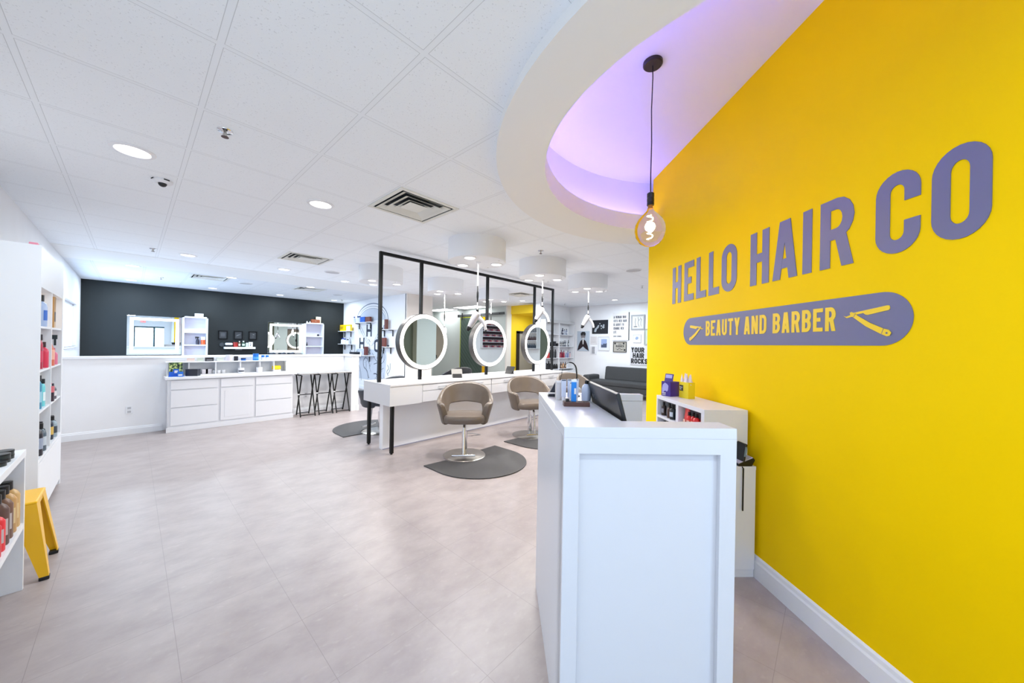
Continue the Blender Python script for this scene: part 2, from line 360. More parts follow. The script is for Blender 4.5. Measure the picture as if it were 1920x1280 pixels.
for k, (x, y) in enumerate(((7.6, 6.6), (6.3, 1.2), (8.2, 1.6), (7.3, 3.9), (8.9, 4.4))):
    downlight(x, y, CZ, ['round recessed downlight in front of the barn door wall', 'round recessed downlight behind the yellow wall', 'round recessed downlight near the polish rack', 'round recessed downlight beyond the last drum light', 'round recessed downlight above the sofa'][k], 'recessed downlights in the far rooms', 22)  # the pair behind the yellow wall is unseen, added to light that area

ventm = mat('vent_enamel', (224, 224, 218), .4); ductm = mat('duct_dark', (44, 52, 58), .6)
def vent(x, y, label, s=.56):
    t = thing('ceiling_vent', label, 'ceiling vent', (x, y, CZ), 0, 'square louvred ceiling vents')
    h = s / 2
    fr = MB()
    for a, b in ((h + .02, h - .015),):
        for sx, sy, ex, ey in ((-a, -a, a, -b), (-a, b, a, a), (-a, -b, -b, b), (b, -b, a, b)): fr.box(sx, sy, -.008, ex, ey, 0)
    fr.build('vent_frame', ventm, t, bevel=.002)
    MB().box(-h + .012, -h + .012, .030, h - .012, h - .012, .034).box(-h + .008, -h + .008, .002, h - .008, -h + .012, .03).box(-h + .008, h - .012, .002, h - .008, h - .008, .03).box(-h + .008, -h + .012, .002, -h + .012, h - .012, .03).box(h - .012, -h + .012, .002, h - .008, h - .012, .03).build('vent_duct', ductm, t)
    for q, (o, i_) in enumerate(((h - .035, h - .085), (h - .095, h - .145), (h - .155, h - .20))):
        # sloped louvre ring: outer edge high, inner edge low
        m = MB(); zo, zi = -.004, -.032
        P = lambda a, z: [(-a, -a, z), (a, -a, z), (a, a, z), (-a, a, z)]
        m.add(P(o, -.008) + P(i_, .016) + P(o, -.005) + P(i_, .019), [(k, (k+1) % 4, (k+1) % 4 + 4, k + 4) for k in range(4)] + [(k + 8, (k+1) % 4 + 8, (k+1) % 4 + 12, k + 12) for k in range(4)] + [(k, (k+1) % 4, (k+1) % 4 + 8, k + 8) for k in range(4)])
        m.build('louvre', ventm, t)
    MB().box(-.09, -.09, -.006, .09, .09, -.003).build('centre_plate', ventm, t)
    return t
vent(1.765, 2.90, 'large square louvred ceiling vent nearest the round soffit')
vent(1.79, 6.0, 'square louvred ceiling vent midway between the near vent and the half wall')
vent(1.06, 9.46, 'square louvred ceiling vent beyond the half wall, left one')
vent(2.92, 9.46, 'square louvred ceiling vent beyond the half wall, right one')
vent(6.63, 5.85, 'square louvred ceiling vent seen through the mirror frame')
vent(8.35, 6.9, 'square louvred ceiling vent at the yellow corridor opening', .5)
def speaker_grille(x, y, label):
    t = MB().lathe([(.125, 0), (.122, -.008), (.10, -.010), (0, -.010)], 28, (x, y, CZ)).build('ceiling_speaker', mat('grille_grey', (196, 196, 200), .6), smooth=True)
    tag(t, label, 'ceiling speaker', 'round flush ceiling speakers'); MB().lathe([(.13, 0), (.128, -.009), (.118, -.011), (.118, 0)], 28, (x, y, CZ)).build('rim', white2, t, smooth=True)
speaker_grille(2.461, 6.761, 'round grey ceiling speaker left of the mirror frame, before the half wall')
speaker_grille(1.706, 9.7, 'round grey ceiling speaker beside the vent beyond the half wall')
speaker_grille(5.609, 2.45, 'round grey ceiling speaker above the yellow wall end')
speaker_grille(3.75, 9.9, 'round grey ceiling speaker near the mural wall')
def sprinkler(x, y, label):
    t = thing('fire_sprinkler', label, 'sprinkler', (x, y, CZ), 0, 'ceiling fire sprinklers')
    MB().lathe([(.04, 0), (.038, -.004), (.018, -.008), (.012, 0)], 20).build('escutcheon', chrome, t, smooth=True)
    MB().cyl((0, 0, -.035), .007, .035, 10).bar((-.012, 0, -.035), (-.006, 0, -.012), .003).bar((.012, 0, -.035), (.006, 0, -.012), .003).build('sprinkler_body', steel, t)
    MB().cyl((0, 0, -.040), .019, .002, 16).build('deflector', mat('bronze_dark', (70, 44, 40), .4), t)
for a in ((.366, 2.731, 'chrome fire sprinkler nearest the camera'), (.183, 7.091, 'small fire sprinkler in the ceiling before the half wall'), (.389, 10.297, 'small fire sprinkler near the dark wall'),
          (3.705, 2.909, 'fire sprinkler between the first two drum lights'), (8.857, 6.0, 'fire sprinkler near the retail shelving'), (7.2, 2.95, 'fire sprinkler beside the yellow wall edge'), (4.3, 11.0, 'fire sprinkler by the mural wall')): sprinkler(*a)
t = thing('security_camera', 'white dome security camera on the ceiling left of the second downlight', 'security camera', (.149, 3.97, CZ))
MB().lathe([(.062, 0), (.062, -.012), (.052, -.022), (.034, -.026), (0, -.026)], 28).build('camera_base', white2, t, smooth=True)
MB().sphere((0, 0, -.026), .027, 16, 8).build('lens_dome', blackp, t, smooth=True)
for a in (200, 290): MB(Matrix.Rotation(R(a), 4, 'Z')).box(.0625, -.018, -.012, .0635, .018, -.003).build('side_slot', ink, t)

# drum lights with hanging hair dryers
def dryer_parts(t, z, rot):
    Mz = Matrix.Translation((0, 0, z)) @ Matrix.Rotation(rot, 4, 'Z') @ Matrix.Scale(1.25, 4)
    wd = mat('dryer_white', (206, 206, 212), .25)
    A = Mz @ Matrix.Rotation(R(28), 4, 'Y')      # barrel axis along -z, tilted
    MB(A).lathe([(0, .012), (.028, .010), (.036, 0), (.038, -.03), (.036, -.07), (.030, -.12), (.024, -.155), (0, -.155)], 20).build('dryer_barrel', wd, t, smooth=True)
    MB(A).lathe([(.0, .0135), (.020, .0135), (.022, .012)], 20).build('intake_grille', ink, t)
    MB(A).lathe([(.024, -.155), (.025, -.168), (.012, -.200), (0, -.200)], 16).build('dryer_nozzle', blackp, t, smooth=True)
    MB(Mz).tube([(.005, 0, -.035), (.05, 0, -.075), (.075, 0, -.12), (.085, 0, -.165)], [.024, .018, .015, .015], 12).build('dryer_handle', wd, t, smooth=True)
    MB(Mz).tube([(.085, 0, -.165), (.087, 0, -.18)], .008, 8).build('handle_tip', blackp, t)
def drum(x, y, label, dlab, zdry, power=11.5, dry=True, rot=0.0, chain=(0, -.02)):
    t = thing('drum_ceiling_light', label, 'ceiling light', (x, y, CZ), 0, 'white drum ceiling lights over the styling station')
    MB().lathe([(.355, 0), (.355, -.25), (.349, -.256), (0, -.256)], 56).build('drum_shade', white2, t, smooth=True)
    for k, (dx, dy) in enumerate(((-.22, -.12), (-.02, .25), (.22, -.12))):
        d = MB().lathe([(.078, 0), (.076, -.006), (.062, -.008), (.062, -.002)], 24, (dx, dy, -.256)).build('spot_ring', white2, t, smooth=True)
        MB().lathe([(0, -.003), (.062, -.003)], 24, (dx, dy, -.256)).build('lamp_disc', lampd, d)
        l = area('drum_lamp', (dx, dy, -.27), (0, 0, 0), .12, 0, power * DOWN, (1, .965, .92), 'DISK'); l.parent = t
    m = MB()
    for a in (0, 90, 180, 270): m.cyl((.30 * math.cos(R(a + 20)), .30 * math.sin(R(a + 20)), -.259), .008, .004, 8)
    m.build('screw_cap', steel, t)
    if dry:
        h = thing('hanging_hair_dryer', dlab, 'hair dryer', (x + chain[0], y + chain[1], CZ - .256), 0, 'white hair dryers hung from the drum lights')
        L = CZ - .256 - zdry
        MB().lathe([(0, 0), (.03, 0), (.03, -.006), (0, -.008)], 16).build('ceiling_cup', white2, h, smooth=True)
        MB().tube([(0, 0, -.006), (0, 0, -L * .46)], .0075, 8).build('cord_sleeve', white2, h, smooth=True)
        MB().lathe([(.004, -L * .46), (.007, -L * .48), (.007, -L*.56), (.013, -L * .60), (.014, -L * .68), (.006, -L * .78), (.004, -L * .80)], 12).build('swivel_joint', blackp, h, smooth=True)
        MB().tube([(0, 0, -L * .79), (0, 0, -L + .04)], .006, 8).build('lower_cord', white2, h)
        MB().cyl((0, 0, -L + .0), .017, .045, 12).build('hook_clamp', blackp, h)
        dryer_parts(h, -L, rot)
drum(2.89, 3.27, 'white drum ceiling light nearest the camera, over the first styling chair', 'white hair dryer hanging from the nearest drum light, tilted left', 1.80, rot=R(-47))
drum(4.20, 3.26, 'white drum ceiling light over the second styling chair, in front of the mirror frame', 'white hair dryer hanging from the middle front drum light', 1.985, rot=R(-47), chain=(.1, .07))
drum(5.63, 3.32, 'white drum ceiling light over the third chair, right of the mirror frame', 'white hair dryer hanging right of the mirror frame in front of the dark band photo', 1.96, rot=R(-47))
drum(2.87, 5.70, 'white drum ceiling light behind the left end of the mirror frame', '', 1.9, dry=False)
drum(4.24, 5.73, 'white drum ceiling light behind the mirror frame, above the first round mirror', 'white hair dryer hanging behind the mirror frame right of the first round mirror', 1.72, rot=R(60), chain=(.10, .16))
drum(5.70, 5.85, 'white drum ceiling light behind the mirror frame, between the second and third mirrors', 'white hair dryer hanging behind the second round mirror', 1.82, rot=R(60), chain=(.12, .2))

# pendant in the recess
t = thing('pendant_lamp', 'black pendant lamp with a large clear filament globe bulb', 'pendant lamp', (2.185, .852, 3.2))
MB().lathe([(.058, 0), (.058, -.016), (.052, -.022), (0, -.022)], 32).build('canopy', mat('bronze_black', (48, 40, 42), .35, .3), t, smooth=True)
MB().tube([(.0, 0, -.02), (.004, 0, -.1), (-.004, .002, -.3), (.002, 0, -.5), (-.003, 0, -.7), (0, 0, -.815)], .0035, 8).build('cord', blackp, t, smooth=True)
MB().lathe([(0, -.81), (.012, -.815), (.0215, -.822), (.0215, -.845), (.020, -.848), (.0215, -.851), (.0215, -.872), (.020, -.875), (.0215, -.878), (.0215, -.895), (0, -.895)], 24).build('socket', blackp, t, smooth=True)
bl = MB().lathe([(.014, -.893), (.016, -.91), (.022, -.93), (.045, -.955), (.072, -.985), (.088, -1.02), (.091, -1.055), (.083, -1.095), (.060, -1.13), (.030, -1.148), (0, -1.152)], 32).build('bulb', mat('amber_glass', (255, 240, 225), .02, trans=1.0, ior=1.04), t, smooth=True)
m = MB()
pts = [(.016 * math.cos(a * .9) * (1 + .2 * math.sin(a * 3)), .016 * math.sin(a * .9), -.955 - .0062 * a / 1.25) for a in [i * .35 for i in range(90)]]
m.tube(pts, .0028, 6).build('filament', mat('filament_glow', (255, 220, 170), .5, emit=(255, 205, 150), es=30), bl)
MB().lathe([(.0, -.895), (.013, -.895), (.014, -.918), (0, -.92)], 16).build('bulb_cap', mat('brass', (190, 150, 80), .3, 1.0), bl, smooth=True)
l = bpy.data.lights.new('bulb_light', 'POINT'); l.energy = 5; l.color = (1, .72, .45); l.shadow_soft_size = .03
lo = bpy.data.objects.new('bulb_light', l); COL.objects.link(lo); lo.location = (0, 0, -1.03); lo.parent = t
# purple LED rope in the cove
tag(MB().tube([(IC[0] + 1.50 * math.cos(a), IC[1] + 1.50 * math.sin(a), 2.755) for a in [R(49 + 172 * i / 64) for i in range(65)]], .008, 6)
    .build('led_rope_light', mat('violet_led', (160, 140, 255), .4, emit=(134, 120, 255), es=24)), 'violet LED rope light hidden on the ledge of the round ceiling recess', 'LED strip light')
t = MB().box(-.022, -.015, -.03, .022, .015, .03).build('wall_bracket_sensor', white2, bevel=.003); t.location = wy(.06, 2.83, -.03); t.rotation_euler = (0, 0, R(225))
tag(t, 'small white sensor box at the top corner of the yellow wall end', 'sensor')

# ------------------------------------------------------------------ lettering
def arc(cx, cy, rx_, ry_, a0, a1, n=14): return [(cx + rx_ * math.cos(R(a0 + (a1 - a0) * i / n)), cy + ry_ * math.sin(R(a0 + (a1 - a0) * i / n))) for i in range(n + 1)]
def O_(k=.22): return [('c', arc(.5, 1 - k, .5, k, 0, 180) + arc(.5, k, .5, k, 180, 360))]
def bowl(y0, y1, xs=.0): k = (y1 - y0) / 2; return [(xs, y1), (.5, y1)] + arc(.5, (y0 + y1) / 2, .5, k, 90, -90, 8) + [(xs, y0)]
GL = {
 'H': [('o', [(0, -.0), (0, 1)]), ('o', [(1, 0), (1, 1)]), ('n', [(0, .5), (1, .5)])],
 'E': [('o', [(1, 1), (0, 1), (0, 0), (1, 0)]), ('n', [(0, .52), (.9, .52)])],
 'F': [('o', [(1, 1), (0, 1), (0, 0)]), ('n', [(0, .52), (.9, .52)])],
 'L': [('o', [(0, 1), (0, 0), (1, 0)])],
 'O': O_(), 'Q': O_() + [('n', [(.6, .25), (1.05, 0)])],
 'C': [('n', [(1, .64)] + arc(.5, .8, .5, .2, 0, 180) + arc(.5, .2, .5, .2, 180, 360) + [(1, .36)])],
 'G': [('n', [(1, .66)] + arc(.5, .8, .5, .2, 0, 180) + arc(.5, .2, .5, .2, 180, 360) + [(1, .48), (.55, .48)])],
 'A': [('d', [(0, 0), (.42, 1)]), ('d', [(1, 0), (.58, 1)]), ('n', [(.16, .22), (.84, .22)])],
 'I': [('o', [(.5, 0), (.5, 1)])],
 'R': [('o', [(0, 0), (0, 1)]), ('n', bowl(.48, 1)), ('d', [(1, 0), (.66, .48)])],
 'P': [('o', [(0, 0), (0, 1)]), ('n', bowl(.45, 1))],
 'B': [('o', [(0, 0), (0, 1)]), ('n', bowl(.52, 1)), ('n', bowl(0, .52))],
 'D': [('o', [(0, 0), (0, 1)]), ('n', [(0, 1), (.5, 1)] + arc(.5, .75, .5, .25, 90, 0, 5) + arc(.5, .25, .5, .25, 0, -90, 5) + [(0, 0)])],
 'U': [('o', [(0, 1)] + arc(.5, .22, .5, .22, 180, 360) + [(1, 1)])],
 'T': [('o', [(0, 1), (1, 1)]), ('o', [(.5, 0), (.5, 1)])],
 'Y': [('d', [(0, 1), (.5, .42)]), ('d', [(1, 1), (.5, .42)]), ('o', [(.5, 0), (.5, .5)])],
 'N': [('o', [(0, 0), (0, 1)]), ('o', [(1, 0), (1, 1)]), ('d', [(0, 1), (1, 0)])],
 'K': [('o', [(0, 0), (0, 1)]), ('d', [(1, 1), (.1, .42)]), ('d', [(1, 0), (.35, .6)])],
 'M': [('o', [(0, 0), (0, 1)]), ('o', [(1, 0), (1, 1)]), ('d', [(0, 1), (.5, .3)]), ('d', [(1, 1), (.5, .3)])],
 'W': [('d', [(0, 1), (.25, 0)]), ('d', [(.5, 1), (.25, 0)]), ('d', [(.5, 1), (.75, 0)]), ('d', [(1, 1), (.75, 0)])],
 'S': [('n', [(1, .70)] + arc(.5, .78, .5, .22, 0, 180, 8)[0:] + [(.25, .56), (.75, .44)] + arc(.5, .22, .5, .22, 0, -180, 8) + [(0, .32)])],
 '-': [('n', [(.1, .5), (.9, .5)])],
}
STK = [0]
def stroke(mb, pts, wd, closed, fn, d0, d1):
    STK[0] = (STK[0] + 1) % 7; d1 = d1 + (d1 - d0) * .05 * STK[0]
    pts = [p for i, p in enumerate(pts) if i == 0 or abs(p[0] - pts[i-1][0]) + abs(p[1] - pts[i-1][1]) > 1e-6]
    if closed and abs(pts[0][0] - pts[-1][0]) + abs(pts[0][1] - pts[-1][1]) < 1e-6: pts = pts[:-1]
    n = len(pts); P = [Vector((p[0], p[1], 0)) for p in pts]; Lp = []; Rp = []
    for i in range(n):
        a = P[i-1] if (i or closed) else None; b = P[(i+1) % n] if (i < n-1 or closed) else None
        d1_ = (P[i] - a).normalized() if a is not None else None; d2_ = (b - P[i]).normalized() if b is not None else None
        if d1_ is None: d1_ = d2_
        if d2_ is None: d2_ = d1_
        n1 = Vector((-d1_.y, d1_.x, 0)); n2 = Vector((-d2_.y, d2_.x, 0)); nn = n1 + n2
        if nn.length < 1e-4: nn = n1
        nn.normalize(); k = wd / 2 / max(.5, nn.dot(n1))
        Lp.append(P[i] + nn * k); Rp.append(P[i] - nn * k)
    vs = [fn(p.x, p.y, d0) for p in Lp] + [fn(p.x, p.y, d0) for p in Rp] + [fn(p.x, p.y, d1) for p in Lp] + [fn(p.x, p.y, d1) for p in Rp]
    fs = []
    for i in range(n if closed else n - 1):
        j = (i + 1) % n
        fs += [(i, j, n + j, n + i), (2*n+i, 3*n+i, 3*n+j, 2*n+j), (i, 2*n+i, 2*n+j, j), (n+i, n+j, 3*n+j, 3*n+i)]
    if not closed: fs += [(0, n, 3*n, 2*n), (n-1, 2*n-1+0*n, 4*n-1, 3*n-1)]
    mb.add(vs, fs)
def glyph(mb, ch, x, z, wd, h, st, fn, d0=0.0, d1=-.0015):
    for kind, pts in GL[ch]:
        if kind == 'd':
            (ax, ay), (bx, by) = pts; hs = st
            for _ in range(2):
                X = [x + hs/2 + q * (wd - hs) for q in (ax, bx)]; Z = [z + ay * h, z + by * h]; hs = st * math.sqrt(1 + ((X[1] - X[0]) / (Z[1] - Z[0])) ** 2)
                hs = min(hs, wd * .6)
            X = [x + hs/2 + q * (wd - hs) for q in (ax, bx)]
            STK[0] = (STK[0] + 1) % 7; dd = d1 + (d1 - d0) * .05 * STK[0]
            mb.prism([(X[0] - hs/2, Z[0]), (X[0] + hs/2, Z[0]), (X[1] + hs/2, Z[1]), (X[1] - hs/2, Z[1])], d0, dd, fn); continue
        q = [(x + st/2 + px * (wd - st), z + st/2 + pz * (h - st)) for px, pz in pts]
        if kind == 'o':   # square caps at both ends
            a = Vector(q[0]) - Vector(q[1]); a = a.normalized() * st / 2; q[0] = (q[0][0] + a.x, q[0][1] + a.y)
            a = Vector(q[-1]) - Vector(q[-2]); a = a.normalized() * st / 2; q[-1] = (q[-1][0] + a.x, q[-1][1] + a.y)
        stroke(mb, q, st, kind == 'c', fn, d0, d1)
def text(mb, s, x, z, h, fn, wd=.45, st=.16, gap=.14, d0=0.0, d1=-.0015, width=None):
    """all-caps condensed text; returns end x"""
    tot = sum((.3 if c == ' ' else (st if c == 'I' else wd)) * h + gap * h for c in s)
    k = 1 if width is None else width / tot
    for c in s:
        if c == ' ': x += (.3 + gap) * h * k; continue
        cw = st if c == 'I' else wd
        glyph(mb, c, x, z, cw * h * k, h, st * h * min(1, k), fn, d0, d1); x += (cw + gap) * h * k
    return x
wl = thing('wall_lettering', 'large slate HELLO HAIR CO lettering on the yellow wall', 'sign', (0, 0, 0))
wl.matrix_world = WY
fnl = lambda a, b, d: (a, d, b)
for ch, x0, x1 in (('H', .536, .689), ('E', .742, .889), ('L', .928, 1.063), ('L', 1.096, 1.224), ('O', 1.252, 1.414), ('H', 1.543, 1.698), ('A', 1.728, 1.898), ('I', 1.932, 1.985), ('R', 2.033, 2.201), ('C', 2.294, 2.454), ('O', 2.489, 2.650)):
    m = MB(); glyph(m, ch, x0, 1.822, x1 - x0, .334, .054, fnl, -.0005, -.003); m.build('letter', slate, wl)
bd = thing('wall_badge', 'slate pill badge reading BEAUTY AND BARBER below the big lettering', 'sign'); bd.matrix_world = WY
zc, rb = 1.5555, .1135
MB().prism([(.742 + rb + rb * math.cos(R(a)), zc + rb * math.sin(R(a))) for a in range(90, 271, 6)] + [(2.437 - rb + rb * math.cos(R(a)), zc + rb * math.sin(R(a))) for a in range(-90, 91, 6)], -.0005, -.0025, fnl).build('badge_plate', slate, bd)
yv = mat('yellow_vinyl', (245, 205, 10), .4)
def spread(word, x0, x1, h=.117, z=1.512, st=.0195, gap=.013):
    n = len(word); cw = (x1 - x0 - gap * (n - 1)) / n
    for i, c in enumerate(word):
        m = MB(); glyph(m, c, x0 + i * (cw + gap), z, cw, h, st, fnl, -.0025, -.004); m.build('badge_letter', yv, bd)
spread('BEAUTY', 1.071, 1.455); spread('AND', 1.496, 1.688); spread('BARBER', 1.737, 2.122)
blade = [(2.16, 1.581), (2.173, 1.576), (2.191, 1.582), (2.199, 1.594), (2.208, 1.592), (2.346, 1.611), (2.354, 1.609), (2.356, 1.598), (2.352, 1.591), (2.268, 1.577), (2.259, 1.579), (2.25, 1.587), (2.222, 1.583), (2.205, 1.575), (2.176, 1.570)]
hand = [(2.191, 1.593), (2.199, 1.596), (2.208, 1.591), (2.231, 1.574), (2.28, 1.541), (2.334, 1.514), (2.354, 1.508), (2.363, 1.495), (2.357, 1.483), (2.346, 1.481), (2.321, 1.493), (2.262, 1.527), (2.222, 1.559), (2.195, 1.58)]
for mir in (0, 1):
    # straight razor; the left one is its mirror image
    T = (lambda p: p) if not mir else (lambda p: (.840 + (2.363 - p[0]) * 1.0, p[1] - .004))
    rz = MB().prism([T(p) for p in blade], -.0026, -.0042, fnl).build('razor_blade', yv, bd)
    rh = MB().prism([T(p) for p in hand], -.0042, -.0056, fnl).build('razor_handle', yv, bd)
    m = MB(); stroke(m, [T((2.218, 1.588)), T((2.208, 1.571))], .0015, False, fnl, -.0056, -.0062); stroke(m, [T((2.334, 1.514)), T((2.326, 1.492))], .0015, False, fnl, -.0056, -.0062)
    q = T((2.346, 1.495)); m.prism([(q[0] + .004 * math.cos(R(a)), q[1] + .004 * math.sin(R(a))) for a in range(0, 360, 30)], -.0056, -.0062, fnl); m.build('razor_detail', slate, rh)

# ------------------------------------------------------------------ reception desk (local x away from camera, -y towards the yellow wall)
DR = R(44.0)
dkw = mat('desk_laminate', (213, 214, 221), .35)
dk = thing('reception_desk', 'tall white laminate reception desk in front of the yellow wall', 'desk', (1.015, .681, 0), DR)
L_, W_, DH = .876, .609, 1.138
MB().prism([(0, 0), (0, -W_), (.106, -W_), (.106, -.237), (L_ - .05, -.237), (L_ - .05, -W_), (L_, -W_), (L_, 0)], 1.10, DH, lambda a, b, d: (a, b, d)).build('desk_top', dkw, dk, bevel=.002)
MB().box(.012, -.05, 0, L_ - .01, 0, 1.10).build('side_panel', dkw, dk, bevel=.001)
MB().prism([(0, 0), (0, 1.10), (-W_, 1.10), (-W_, 0), (-W_ + .058, 0), (-W_ + .058, 1.045), (-.055, 1.045), (-.055, 0)], 0, .02, lambda a, b, d: (d, a, b)).build('front_frame', dkw, dk, bevel=.0015)
MB().box(.02, -W_, 0, .10, 0, 1.10).build('front_panel', dkw, dk)
MB().box(L_ - .045, -W_, 0, L_, -.05, 1.10).build('rear_panel', dkw, dk, bevel=.0015)
MB().box(.10, -.52, .74, L_ - .045, -.05, .765).build('inner_shelf', dkw, dk)
def dk2w(x, y, z=0): return tuple(Matrix.Translation((1.015, .681, 0)) @ Matrix.Rotation(DR, 4, 'Z') @ Vector((x, y, z)))
# monitor leaning behind the counter
mo = thing('computer_monitor', 'black computer monitor seen from behind on the reception desk', 'monitor', dk2w(.365, -.345, .765), DR)
MM = Matrix.Translation((0, .083, .365)) @ Matrix.Rotation(R(-15), 4, 'X')
MB(MM).box(-.235, -.004, -.17, .235, .012, .113).build('monitor_casing', blackp, mo, bevel=.004)
MB(MM).box(-.228, -.0055, -.158, .228, -.0035, .105).build('screen', mat('screen_glass', (14, 15, 18), .08), mo)
MB().bar((0, -.02, .012), (0, .045, .30), .04, .03).build('monitor_stand', blackp, mo); MB().box(-.12, -.09, 0, .12, .07, .012).build('monitor_base', blackp, mo, bevel=.003)
m = MB(MM)
stroke(m, [(.155, .045), (.172, .055), (.188, .045), (.172, .035)], .004, True, lambda a, b, d: (a, d, b), .0122, .0128)
stroke(m, [(.145, .055), (.13, .055), (.13, .040), (.145, .034)], .004, False, lambda a, b, d: (a, d, b), .0122, .0128)
m.build('monitor_logo', grey, mo)

CD = R(-47.4)   # faces the camera
bk = MB().box(-.060, -.026, 0, .060, .026, .020).build('wooden_tester_stand', wood, bevel=.0015); bk.location = (1.410, .882, DH); bk.rotation_euler = (0, 0, R(-49))
tag(bk, 'dark wooden tester block with slots on the reception desk', 'display stand')
for x in (-.040, -.012, .018, .042): MB().box(x - .009, -.010, .0195, x + .009, .010, .0208).build('slot', ink, bk)
def onb(u_, v_, z=.0208):
    q = Matrix.Rotation(R(-49), 3, 'Z') @ Vector((u_, v_, 0)); return (1.410 + q.x, .882 + q.y, DH + z)
t = MB().box(-.0115, -.008, 0, .0115, .008, .100).build('slim_blue_box', mat('cyan_card', (28, 128, 218), .4), bevel=.0008); t.location = onb(-.012, 0); t.rotation_euler = bk.rotation_euler
tag(t, 'slim bright blue box standing in the wooden tester block', 'box'); MB().box(.001, -.0088, .035, .010, -.0082, .062).build('box_label', paper, t); MB().box(-.0117, -.0084, .091, .0117, .0084, .102).build('box_lid', mat('white_card', (230, 232, 240), .4), t)
t = MB().box(-.008, -.008, 0, .008, .008, .012).build('black_tester_cap', blackp, bevel=.001); t.location = onb(-.041, 0); t.rotation_euler = bk.rotation_euler
tag(t, 'black square cap in the left slot of the wooden tester block', 'cap')
def hair_tube(x, y, h, wd, label, rz, c=(222, 226, 238), capc=(60, 70, 90)):
    t = thing('product_tube', label, 'tube', (x, y, DH), rz, 'white product tubes on the reception desk')
    MB().box(-wd/2, -.003, h * .94, wd/2, .003, h).add([(-wd/2, -.003, h*.94), (wd/2, -.003, h*.94), (wd/2, .003, h*.94), (-wd/2, .003, h*.94), (-wd*.42, -wd*.38, .02), (wd*.42, -wd*.38, .02), (wd*.42, wd*.38, .02), (-wd*.42, wd*.38, .02)], [(0,1,5,4),(1,2,6,5),(2,3,7,6),(3,0,4,7),(4,5,6,7)]).build('tube_body', mat('tube_%d_%d_%d' % c, c, .3), t, bevel=.001)
    MB().cyl((0, 0, 0), wd * .36, .022, 14).build('tube_cap', paper, t)
    MB().box(-wd*.40, -.0042, h * .945, wd*.40, -.003, h * .99).build('tube_crimp', mat('crimp_%d' % capc[0], capc, .4), t)
hair_tube(1.489, 1.006, .108, .026, 'white product tube with grey crimp, leftmost of the tubes on the desk', CD, (206, 212, 232))
hair_tube(1.510, .983, .110, .026, 'white product tube, second from the left behind the wooden block', CD, (196, 206, 232), (90, 100, 120))
hair_tube(1.532, .960, .112, .026, 'white product tube, third from the left behind the wooden block', CD, (214, 216, 230), (110, 112, 125))
hair_tube(1.470, .945, .100, .024, 'shiny white product tube just behind the black cap', CD, (214, 218, 228), (130, 132, 140))
t = thing('white_pump_bottle', 'squat white bottle with black pump right of the blue box', 'bottle', (1.590, .935, DH))
MB().lathe([(0, 0), (.022, 0), (.024, .006), (.024, .062), (.018, .078), (.009, .085), (0, .085)], 24).build('bottle_body', mat('milky_plastic', (200, 210, 234), .25), t, smooth=True)
MB().cyl((0, 0, .085), .008, .016, 14).box(-.004, -.02, .098, .004, .004, .104).build('pump_head', blackp, t)
t = MB().box(-.015, -.012, 0, .015, .012, .098).build('cream_card_box', mat('cream_card', (212, 206, 206), .5), bevel=.001); t.location = (1.500, 1.045, DH); t.rotation_euler = (0, 0, CD + .2)
tag(t, 'cream card box at the left of the tubes on the desk', 'box'); MB().box(-.0155, -.0125, .09, .0155, .0125, .099).build('box_lid', paper, t)
t = thing('zipped_pouch', 'black and white zipped pouch at the far left of the desk top', 'pouch', (1.585, 1.125, DH), CD)
MB().add([(-.045, -.02, 0), (.03, -.02, 0), (.03, .02, 0), (-.045, .02, 0), (.0, -.0, .08), (.03, .0, .082), (.03, .015, .08), (.0, .015, .08)], [(0,3,2,1),(4,5,6,7),(0,1,5,4),(1,2,6,5),(2,3,7,6),(3,0,4,7)]).build('pouch_body', mat('navy_vinyl', (30, 32, 48), .25), t, bevel=.005)
MB().box(-.044, -.022, .016, .024, -.018, .024).build('pouch_stripe', paper, t)
# gooseneck lamp
t = thing('gooseneck_lamp', 'thin black gooseneck lamp arching over the desk tubes', 'lamp', (1.672, 1.048, DH), 0)
pth = [(0, 0, .0), (0, 0, .06), (-r0.x * -.004, -r0.y * -.004, .11)]
for i in range(23):
    ang = math.pi * i / 22; hx = .040 * (1 - math.cos(ang)); hz = .145 + .052 * math.sin(ang) - .02 * i / 22
    pth.append((-r0.x * hx, -r0.y * hx, hz))
pth += [(-r0.x * .088, -r0.y * .088, .09), (-r0.x * .096, -r0.y * .096, .045)]
MB().tube(pth[:15], [.0042] * 8 + [.0034] * 7, 8).build('lamp_neck', blackp, t, smooth=True)
MB().tube(pth[14:], .0013, 6).build('lamp_wire', blackp, t, smooth=True)
MB().lathe([(0, 0), (.022, 0), (.021, .006), (0, .008)], 20).build('lamp_base', blackp, t, smooth=True)

# ------------------------------------------------------------------ shelving on the yellow wall (local x = along the wall towards camera, -y = into room)
def wyl(s, d): v = WY @ Vector((s, d, 0)); return v
bs = thing('display_bookcase', 'white low open bookcase of products against the yellow wall', 'bookcase'); bs.matrix_world = WY
s0, s1, dF = .897, 1.565, -.305
T_ = .028
MB().box(s0, dF, .995, s1, -.018, 1.023).build('bookcase_top', white, bs, bevel=.001)
mid_ = 1.21
MB().box(s0, dF, 0, s0 + .02, -.018, .995).build('side_panel', white, bs); MB().box(s1 - .035, dF, 0, s1, -.018, .995).build('side_panel', white, bs); MB().box(mid_, dF, 0, mid_ + .035, -.018, .995).build('divider', white, bs)
MB().box(s0 + .02, -.024, 0, s1 - .035, -.018, .995).build('back_panel', white, bs)
for z in (.866, .70, .35, .03): MB().box(s0 + .02, dF, z - .018, mid_, -.024, z).build('shelf', white, bs)
for z in (.850, .5, .25, .03): MB().box(mid_ + .035, dF, z - .018, s1 - .035, -.024, z).build('shelf', white, bs)
